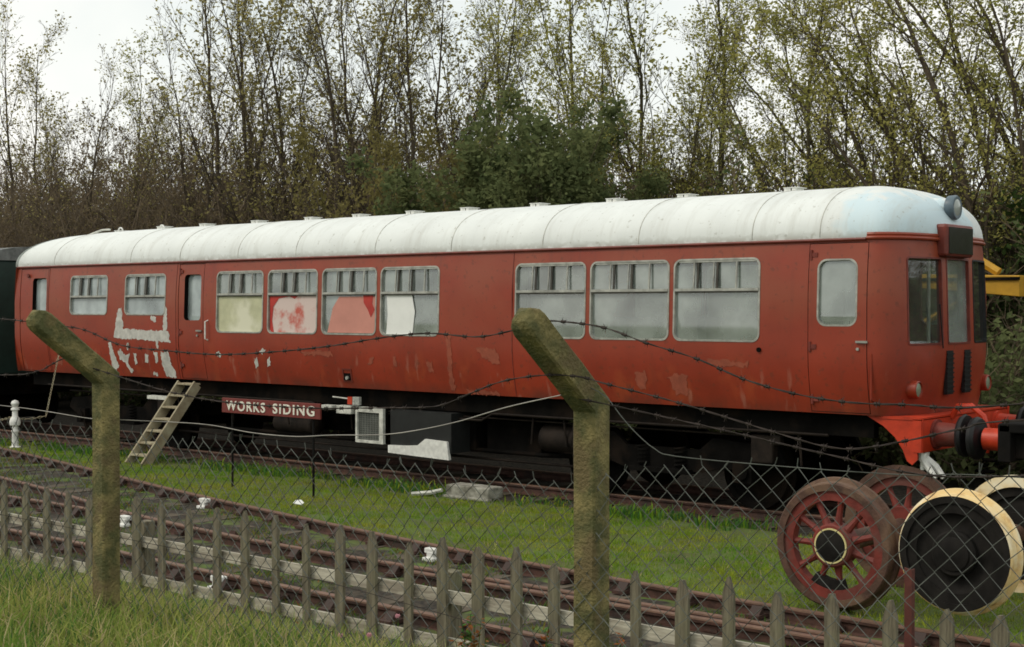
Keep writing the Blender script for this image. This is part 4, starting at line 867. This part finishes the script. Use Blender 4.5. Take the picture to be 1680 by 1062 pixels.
tag(cpost(.88, -10.31, .2, 2.10, (.37, .29)), 'farther mossy cranked post on the left')
cpost(-2.14, -10.3, .2, 2.09, (.37, .30)); cpost(6.92, -10.2, .2, 2.09, (.37, .30))
# chain link mesh: zigzag wires, each hooked into its neighbours
def mesh_top(x):
    P = [(-2.5, 1.80), (-.34, 1.82), (.86, 1.83), (1.85, 1.83), (2.86, 1.80), (3.25, 1.79), (3.7, 1.80), (4.33, 1.89), (4.76, 1.93), (5.2, 1.93), (5.56, 1.95), (7, 1.93)]
    return float(np.interp(x, [a for a, b in P], [b for a, b in P]))
cm = MB(); hp = .0445; nv = 38
for i in range(int(9.1 / hp)):
    xi = -2.14 + i * hp; P = []; tp = mesh_top(xi)
    for k in range(nv):
        xx = xi + (hp if (k + i) % 2 else 0); zz = tp - k * hp * 1.0
        sl = .5 * max(0, 1 - abs(xx - 1.2) / 2.2)       # the old mesh has sagged and slumped
        dxx = .010 * math.sin(zz * 9 + xx * 3) + .006 * math.sin(xx * 13 + zz * 5) + sl * .05 * (tp - zz)
        dzz = .010 * math.sin(xx * 5.3 + zz * 2) + .007 * math.sin(xx * 11.0) + rnd.uniform(-.002, .002)
        yy = -10.235 + .012 * math.sin(xx * 4 + zz * 6) + (.003 if (k + i) % 2 else -.003) + rnd.uniform(-.001, .001)
        P.append((xx + dxx, yy, zz + dzz))
    if rnd.random() < .6: P.insert(0, (P[0][0] + rnd.uniform(-.01, .02), P[0][1], P[0][2] + rnd.uniform(.015, .035)))
    cm.tube(P, .0023, 3, cap=False)
cm.build('chain_link_mesh', M['wire'], sf)
def wire_path(pts, y, jit=.0):
    # smooth Catmull-Rom through the points
    P = [Vector((a, y + rnd.uniform(-jit, jit), z)) for a, z in pts]; out = []
    for i in range(len(P) - 1):
        p0, p1, p2, p3 = P[max(0, i - 1)], P[i], P[i + 1], P[min(len(P) - 1, i + 2)]
        n = max(2, int((p2 - p1).length / .03))
        for k in range(n):
            t = k / n; out.append(.5 * ((2 * p1) + (p2 - p0) * t + (2 * p0 - 5 * p1 + 4 * p2 - p3) * t * t + (3 * p1 - p0 - 3 * p2 + p3) * t ** 3))
    out.append(P[-1]); return out
def barbed(pts, y, name='barbed_wire', m='barb'):
    c = wire_path(pts, y, .006); p = MB()
    for ph in (0, PI):
        Q = []
        for i, v in enumerate(c):
            a = i * .9 + ph; Q.append(v + Vector((0, math.cos(a) * .0017, math.sin(a) * .0017)))
        p.tube(Q, .0018, 4, cap=False)
    L = 0; nxt = .03
    for i in range(1, len(c)):
        L += (c[i] - c[i - 1]).length
        if L > nxt:
            nxt += .095; t = (c[i] - c[i - 1]).normalized()
            p.tube([c[i] - t * .010, c[i] + t * .010], .0056, 5)
            for a in (.6, 2.2, 3.9, 5.3):
                a += rnd.uniform(-.4, .4); p.tube([c[i] + t * rnd.uniform(-.006, .006), c[i] + Vector((t.x * .004, math.cos(a) * .017, math.sin(a) * .017))], [.0018, .0008], 3)
    return p.build(name, M[m], sf)
barbed([(-2.1, 2.42), (-.6, 2.40), (.19, 2.40), (.72, 2.37), (.99, 2.35), (1.3, 2.28), (1.64, 2.26), (2.03, 2.25), (2.42, 2.27), (2.77, 2.3), (3.09, 2.34), (3.33, 2.36), (3.59, 2.35), (3.74, 2.37), (3.83, 2.39), (3.91, 2.41), (4.01, 2.41), (4.19, 2.39), (4.37, 2.34), (4.57, 2.29), (4.75, 2.23), (4.93, 2.19), (5.1, 2.17), (5.3, 2.17), (5.67, 2.19), (6.9, 2.40)], -10.5)
barbed([(-2.1, 2.2), (-.5, 2.1), (.2, 2.10), (.44, 2.13), (.55, 2.16), (.69, 2.2), (.83, 2.17), (1.04, 2.14), (1.3, 2.1), (1.59, 2.06), (2.0, 2.03), (2.54, 2.03), (2.99, 2.05), (3.3, 2.07), (3.46, 2.12), (3.65, 2.18), (3.85, 2.21), (4.02, 2.21), (4.13, 2.19), (4.42, 2.14), (4.66, 2.09), (4.84, 2.05), (5.0, 2.02), (5.12, 2.02), (5.3, 2.06), (5.45, 2.1), (5.67, 2.14), (6.9, 2.25)], -10.42)
barbed([(3.84, 2.13), (4.1, 2.10), (4.6, 2.03), (4.95, 1.98), (5.3, 1.94), (5.7, 1.97), (6.9, 2.08)], -10.30)
def plain(pts, y, r=.0016, m='plainwire'):
    p = MB(); p.tube(wire_path(pts, y), r, 5, cap=False); return p.build('line_wire', M[m], sf)
plain([(-2.1, 1.93), (-.34, 1.91), (.17, 1.9), (.64, 1.88), (.85, 1.885), (1.07, 1.89), (1.62, 1.9), (1.98, 1.88), (2.28, 1.88), (2.52, 1.9), (2.83, 1.92), (3.04, 1.95), (3.28, 2.0), (3.54, 2.07), (3.82, 2.13)], -10.26, .0022)
plain([(3.95, 2.16), (4.02, 2.13), (4.09, 2.06), (4.16, 2.0), (4.24, 1.95), (4.33, 1.93), (4.76, 1.925), (5.2, 1.93), (5.56, 1.95), (6.9, 1.95)], -10.26, .0019, 'wire')
plain([(-2.1, 1.3), (.88, 1.28), (2.4, 1.25), (3.9, 1.17), (5.5, 1.2), (6.9, 1.2)], -10.25, .0016, 'barb')
for x, z in ((3.90, 1.90), (3.90, 1.16), (.88, 1.88), (.88, 1.28)):
    yb = -10.19 if x > 2 else -10.31; p = MB(); p.tube([(x + .05 * a, yb + .05 * b, z + .004 * math.sin(3 * c_)) for c_, (a, b) in enumerate(((-1, -1), (1, -1), (1, 1), (-1, 1), (-1, -1)))], .0018, 4); p.build('tie_wire', M['barb'], sf)

# ================================================================ TREES
def grow(seed, stems, maxlev, nchild, ang, lenf, leaf, leafsize, leafn, twig_r=.0045, up=.25, wob=.16, bare=.3, drop=0):
    """stems: list of (base(x,y,z), tip(x,y,z), bow, r0). returns (wood MB, leaf MB)"""
    rg = random.Random(seed); wood = MB(); lf = MB()
    def leafat(p, d):
        for _ in range(leafn):
            o = p + Vector((rg.gauss(0, .10), rg.gauss(0, .10), rg.gauss(0, .10))); a = Vector((rg.gauss(0, 1), rg.gauss(0, 1), rg.gauss(0, .7) - drop)).normalized(); b = a.orthogonal().normalized(); b = (Matrix.Rotation(rg.uniform(0, 6.28), 3, a) @ b)
            l_ = leafsize * rg.uniform(.4, 1.5); w2 = l_ * .28
            lf.add([o, o + a * l_ * .5 + b * w2, o + a * l_, o + a * l_ * .5 - b * w2], [(0, 1, 2, 3)])
    def branch(p, d, L, r, lev):
        n = max(2, min(6, int(L / .25))) if lev else 8
        P = [p]; dd = d.copy()
        for i in range(n):
            dd = (dd + Vector((rg.gauss(0, wob), rg.gauss(0, wob), rg.gauss(0, wob) + up * .3 - drop * .12))).normalized(); P.append(P[-1] + dd * (L / n))
        rad = [max(twig_r * .6, r * (1 - .75 * i / n)) for i in range(n + 1)]
        wood.tube(P, rad, 3 if r < .03 else 5, cap=False)
        sub(P, rad, L, lev)
    def sub(P, rad, L, lev):
        n = len(P) - 1
        if lev >= maxlev:
            if leaf > 0:
                for i in range(1, n + 1):
                    if rg.random() < leaf: leafat(P[i], None)
            return
        cnt = int(nchild[lev] * rg.uniform(.8, 1.2))
        for k in range(cnt):
            t = (bare if lev == 0 else .15) + (1 - (bare if lev == 0 else .15)) * ((k + rg.random()) / cnt); i = min(n - 1, int(t * n)); q_ = P[i].lerp(P[i + 1], t * n - i)
            tg = (P[i + 1] - P[i]).normalized(); s_ = tg.orthogonal().normalized(); s_ = Matrix.Rotation(rg.uniform(0, 6.28), 3, tg) @ s_
            a = R(rg.uniform(*ang)); d = (tg * math.cos(a) + s_ * math.sin(a) + Vector((0, 0, up * .5))).normalized()
            ll = L * lenf[lev] * (1.15 - .75 * t) * rg.uniform(.6, 1.25); branch(q_, d, ll, max(twig_r, rad[i] * .5), lev + 1)
    for (a, b, bow, r0) in stems:
        a, b = Vector(a), Vector(b); L = (b - a).length; n = 12; P = []
        side = Vector((rg.gauss(0, .04), rg.gauss(0, .04), 0))
        for i in range(n + 1):
            t = i / n; P.append(a.lerp(b, t) + Vector((bow, 0, 0)) * math.sin(PI * t) + side * L * math.sin(PI * t) + Vector((rg.gauss(0, .035), rg.gauss(0, .035), 0)) * (1 if 0 < i else 0))
        rad = [max(.010, .78 * r0 * (1 - t / n) ** .75) for t in range(n + 1)]
        wood.tube(P, rad, 7, cap=False); sub(P, rad, L, 0)
        if leaf > 0: leafat(P[-1], None)
    return wood, lf
protos = {}
def proto(key, bark, leafm, **kw):
    wmb, lmb = grow(**kw); me = []
    for nm, m_, mt in (('trunk', wmb, bark), ('crown', lmb, leafm)):
        if not m_.f: continue
        d = bpy.data.meshes.new(nm); d.from_pydata(m_.v, [], m_.f); d.materials.append(mt); me.append((nm, d))
    protos[key] = me
def place(key, base, sc, rz, name, label, sz=None, group=None):
    t = empty(name, base, label, 'bush' if 'bush' in name else 'tree', group); t.rotation_euler = (0, 0, rz); t.scale = (sc, sc, sz or sc)
    for nm, d in protos[key]:
        o = bpy.data.objects.new(nm, d); COL.objects.link(o); o.parent = t
    return t
# prototypes, 10 m tall unless scaled
proto('bareA', M['bark'], M['leafolive'], seed=11, stems=[((0, 0, 0), (-1.2, .2, 10), .3, .10), ((.2, .1, 0), (-.4, -.3, 9.6), .25, .085), ((.3, 0, 0), (.9, .4, 8.6), -.2, .07)], maxlev=3, nchild=(18, 9, 6), ang=(18, 52), lenf=(.30, .5, .55), leaf=.45, leafsize=.085, leafn=2, bare=.22)
proto('bareB', M['bark'], M['leafolive'], seed=12, stems=[((0, 0, 0), (.4, .2, 9.8), -.3, .10), ((-.1, 0, 1.5), (-2.3, .4, 8.4), .0, .07), ((0, 0, 2.2), (2.4, -.3, 8.6), .1, .06)], maxlev=3, nchild=(18, 9, 6), ang=(20, 55), lenf=(.30, .5, .55), leaf=.35, leafsize=.08, leafn=1, bare=.2)
proto('slim', M['barkgreen'], M['leafgreen'], seed=13, stems=[((0, 0, 0), (.2, .1, 10), .12, .085), ((.35, .2, 0), (.9, .2, 8.5), -.1, .06)], maxlev=3, nchild=(26, 9, 5), ang=(16, 44), lenf=(.26, .48, .55), leaf=.5, leafsize=.08, leafn=2, bare=.2)
proto('leanA', M['bark'], M['leafgreen'], seed=14, stems=[((0, 0, 0), (-3.9, .3, 9.2), .9, .13), ((.3, .1, 0), (-2.2, -.2, 9.8), .8, .10)], maxlev=3, nchild=(18, 9, 6), ang=(22, 56), lenf=(.27, .46, .5), leaf=.58, leafsize=.068, leafn=3, bare=.28)
proto('leanB', M['bark'], M['leafgreen'], seed=15, stems=[((0, 0, 0), (-2.8, 0, 9.6), .6, .12), ((.4, -.1, 0), (-4.8, .3, 7.4), 1.0, .09), ((.6, .2, 0), (-.8, .2, 9.4), .5, .08)], maxlev=3, nchild=(17, 9, 6), ang=(22, 54), lenf=(.28, .46, .5), leaf=.58, leafsize=.068, leafn=3, bare=.25)
proto('willowbush', M['barkgreen'], M['leafdark'], seed=16, stems=[((rnd.uniform(-.8, .8), rnd.uniform(-.6, .6), 0), (rnd.uniform(-2.4, 2.4), rnd.uniform(-1.6, 1.6), rnd.uniform(4.4, 6.8)), 0, .05) for _ in range(14)], maxlev=2, nchild=(15, 8), ang=(18, 46), lenf=(.30, .5), leaf=.98, leafsize=.13, leafn=11, bare=.12)
proto('brownbush', M['bark'], M['leafbrown'], seed=17, stems=[((rnd.uniform(-.8, .8), rnd.uniform(-.6, .6), 0), (rnd.uniform(-2.6, 2.6), rnd.uniform(-1.6, 1.6), rnd.uniform(3.2, 5.0)), 0, .045) for _ in range(10)], maxlev=2, nchild=(15, 8), ang=(20, 50), lenf=(.3, .5), leaf=.95, leafsize=.095, leafn=8, bare=.12)
proto('greenbush', M['barkgreen'], M['leafbush'], seed=18, stems=[((rnd.uniform(-.8, .8), rnd.uniform(-.6, .6), 0), (rnd.uniform(-2.0, 2.0), rnd.uniform(-1.4, 1.4), rnd.uniform(2.4, 4.2)), 0, .04) for _ in range(11)], maxlev=2, nchild=(14, 8), ang=(20, 60), lenf=(.32, .5), leaf=.95, leafsize=.12, leafn=5, bare=.05)
G1 = 'bare trees behind the siding'; G2 = 'leafy trees behind the siding'
TR = [  # proto, px at the roof line, Y, scale, rotation, name, label, group
 ('bareA', 60, 11.5, 1.12, 2.0, 'bare_tree', 'sparse tree with small leaf tufts at the far left, over the end of the railcar', G1),
 ('bareB', 165, 9.5, .95, .4, 'bare_tree', 'thin twiggy tree left of centre of the two small windows, shorter than its neighbours', G1),
 ('slim', 222, 12, 1.02, 1.2, 'slim_tree', 'slender tree with a few leaves rising above the first roof vents', G1),
 ('bareB', 300, 10, 1.0, 3.0, 'bare_tree', 'bare tree with spreading branches above the passenger door', G1),
 ('bareA', 392, 9.0, 1.22, .2, 'bare_tree', 'tallest bare tree on the left, with twin dark trunks leaning left', G1),
 ('bareA', 452, 10.5, 1.22, .3, 'bare_tree', 'tall bare tree standing just right of the twin leaning trunks', G1),
 ('bareB', 530, 9, 1.12, 3.3, 'bare_tree', 'bare tree with crossing limbs left of the brown bush', G1),
 ('bareA', 612, 10, 1.12, .1, 'bare_tree', 'bare tree rising behind the yellowish brown bush', G1),
 ('bareB', 655, 12, 1.25, .9, 'bare_tree', 'forked bare tree between the brown bush and the dark green bush', G1),
 ('bareA', 720, 10.5, 1.10, 1.9, 'bare_tree', 'upright bare tree with a dense twiggy top behind the left edge of the dark bush', G1),
 ('slim', 800, 12, 1.08, .7, 'slim_tree', 'slim yellow green tree directly behind the left half of the dark bush', G2),
 ('slim', 870, 11, 1.05, 2.6, 'slim_tree', 'slim leafy tree rising from the middle of the dark bush', G2),
 ('slim', 948, 10.5, 1.12, 4.0, 'slim_tree', 'slim leafy tree behind the right half of the dark bush', G2),
 ('slim', 1000, 9.5, 1.08, 5.2, 'slim_tree', 'tall thin tree just right of the dark bush', G2),
 ('leanA', 1120, 9, .80, .1, 'leaning_tree', 'bent tree leaning left above the large rear windows', G2),
 ('slim', 1142, 10, 1.12, .1, 'slim_tree', 'straight dark trunked tree above the second last roof vent', G2),
 ('slim', 1190, 12, .8, 3.3, 'slim_tree', 'short leafy tree behind the straight dark trunk', G2),
 ('leanB', 1325, 10, .80, .1, 'leaning_tree', 'leafy leaning tree left of the last roof vent', G2),
 ('slim', 1372, 9, .98, 1.7, 'slim_tree', 'upright leafy tree beside the last roof vent', G2),
 ('leanA', 1425, 11, .84, .2, 'leaning_tree', 'leafy leaning tree just above the cab door', G2),
 ('leanB', 1495, 8.5, .88, .0, 'leaning_tree', 'leaning tree with a long dark limb above the cab roof', G2),
 ('leanA', 1555, 9, .93, .1, 'leaning_tree', 'leaning tree directly behind the roof lamp', G2),
 ('leanB', 1650, 8, 1.0, .1, 'leaning_tree', 'large leaning tree with several dark trunks right of the roof lamp', G2),
 ('leanA', 1700, 10, 1.05, -.1, 'leaning_tree', 'tall leaning tree at the right edge of the picture', G2),
 ('leanB', 1790, 9, 1.0, .2, 'leaning_tree', 'leaning tree whose crown comes in over the top right corner', G2),
 ('willowbush', 790, 6.0, .80, .5, 'willow_bush', 'left part of the dark green bush group behind the middle of the railcar', 'dark green bushes'),
 ('willowbush', 865, 6.0, .90, 2.3, 'willow_bush', 'tallest dark green bush, in the middle of the dark group', 'dark green bushes'),
 ('willowbush', 950, 5.8, .76, 4.1, 'willow_bush', 'lowest dark green bush, right of the group', 'dark green bushes'),
 ('brownbush', 640, 5.6, .72, .5, 'brown_bush', 'yellowish brown bush left of the dark green bushes', None),
 ('greenbush', 1690, 8.8, .9, .5, 'green_bush', 'green bush beside the cab front under the yellow jib', None),
 ('greenbush', 1760, 9.5, 1.1, 2.5, 'green_bush', 'green bush at the right edge behind the black wagon', None),
]
for (k, px, Y, sc, rz, nm, lb, gp) in TR:
    b = at(px, 330, Y); b.z = ground_z(b.x, Y) - .1
    if gp == G1 or gp == G2:
        pass
    place(k, b, sc, rz, nm, lb, group=gp, sz=1.15 if k == 'brownbush' else None)
# the wood behind: a mass of scrub, twigs and farther trunks nobody could count
def thicket(name, seed, n, xr, yr, hfun, leafm, twigm, label, leafp, lsz):
    rg = random.Random(seed); wd = MB(); lf = []
    for i in range(n):
        x = rg.uniform(*xr); y = rg.uniform(*yr); h = hfun(x, y) * rg.uniform(.35, 1.0); z0 = ground_z(x, y); p = Vector((x, y, z0 + h * rg.uniform(0, .55))); d = Vector((rg.gauss(0, .4), rg.gauss(0, .3), 1)).normalized(); L = h * rg.uniform(.25, .6); P = [p]; m_ = 4
        for k in range(m_): d = (d + Vector((rg.gauss(0, .16), rg.gauss(0, .16), .03))).normalized(); P.append(P[-1] + d * L / m_)
        r0 = rg.uniform(.008, .02); wd.tube(P, [r0 * (1 - .16 * k) for k in range(m_ + 1)], 3, 0, cap=False)
        for k in range(1, m_ + 1):
            for _ in range(3):
                s_ = (d + Vector((rg.gauss(0, .7), rg.gauss(0, .7), rg.gauss(0, .4)))).normalized(); e = P[k] + s_ * rg.uniform(.25, .7); wd.tube([P[k], (P[k] + e) / 2 + Vector((rg.gauss(0, .03),) * 3), e], [.007, .006, .004], 3, 0, cap=False)
                for _ in range(leafp):
                    o = P[k].lerp(e, rg.random()) + Vector((rg.gauss(0, .06), rg.gauss(0, .06), rg.gauss(0, .06))); a = Vector((rg.gauss(0, 1), rg.gauss(0, 1), rg.gauss(0, 1))).normalized(); b = a.orthogonal().normalized(); l_ = lsz * rg.uniform(.5, 1.4)
                    wd.add([o, o + a * l_ * .5 + b * l_ * .3, o + a * l_, o + a * l_ * .5 - b * l_ * .3], [(0, 1, 2, 3)], 1)
    return tag(wd.build(name, [twigm, leafm]), label, 'undergrowth', kind='stuff')
thicket('bare_undergrowth', 31, 8500, (-44, -9.5), (8, 15), lambda x, y: 8.2 if x < -22 else 6.6, M['leafscrub'], M['twig'], 'dense brown leafless scrub filling the wood behind the left half of the railcar', 2, .08)
thicket('green_undergrowth', 32, 3400, (-12, 9), (7.0, 14), lambda x, y: 5.4 if x < -4 else 4.4, M['leafdark'], M['twig'], 'mixed greenish scrub in the wood behind the right half of the railcar', 4, .10)
thicket('distant_wood', 33, 4200, (-85, 18), (15, 24), lambda x, y: 7.0 if x < -22 else 3.4, M['leafscrub'], M['twig'], 'far scrub and twigs on the rise at the back of the wood', 3, .13)

thicket('gap_darkening_scrub', 34, 2300, (-30, 8), (4.3, 7.2), lambda x, y: 2.3, M['leafdark'], M['twig'], 'dark low scrub added on the far side of the red railcar to darken the gap under its floor', 6, .12)  # added to cover bright ground and keep the view beneath the railcar dark
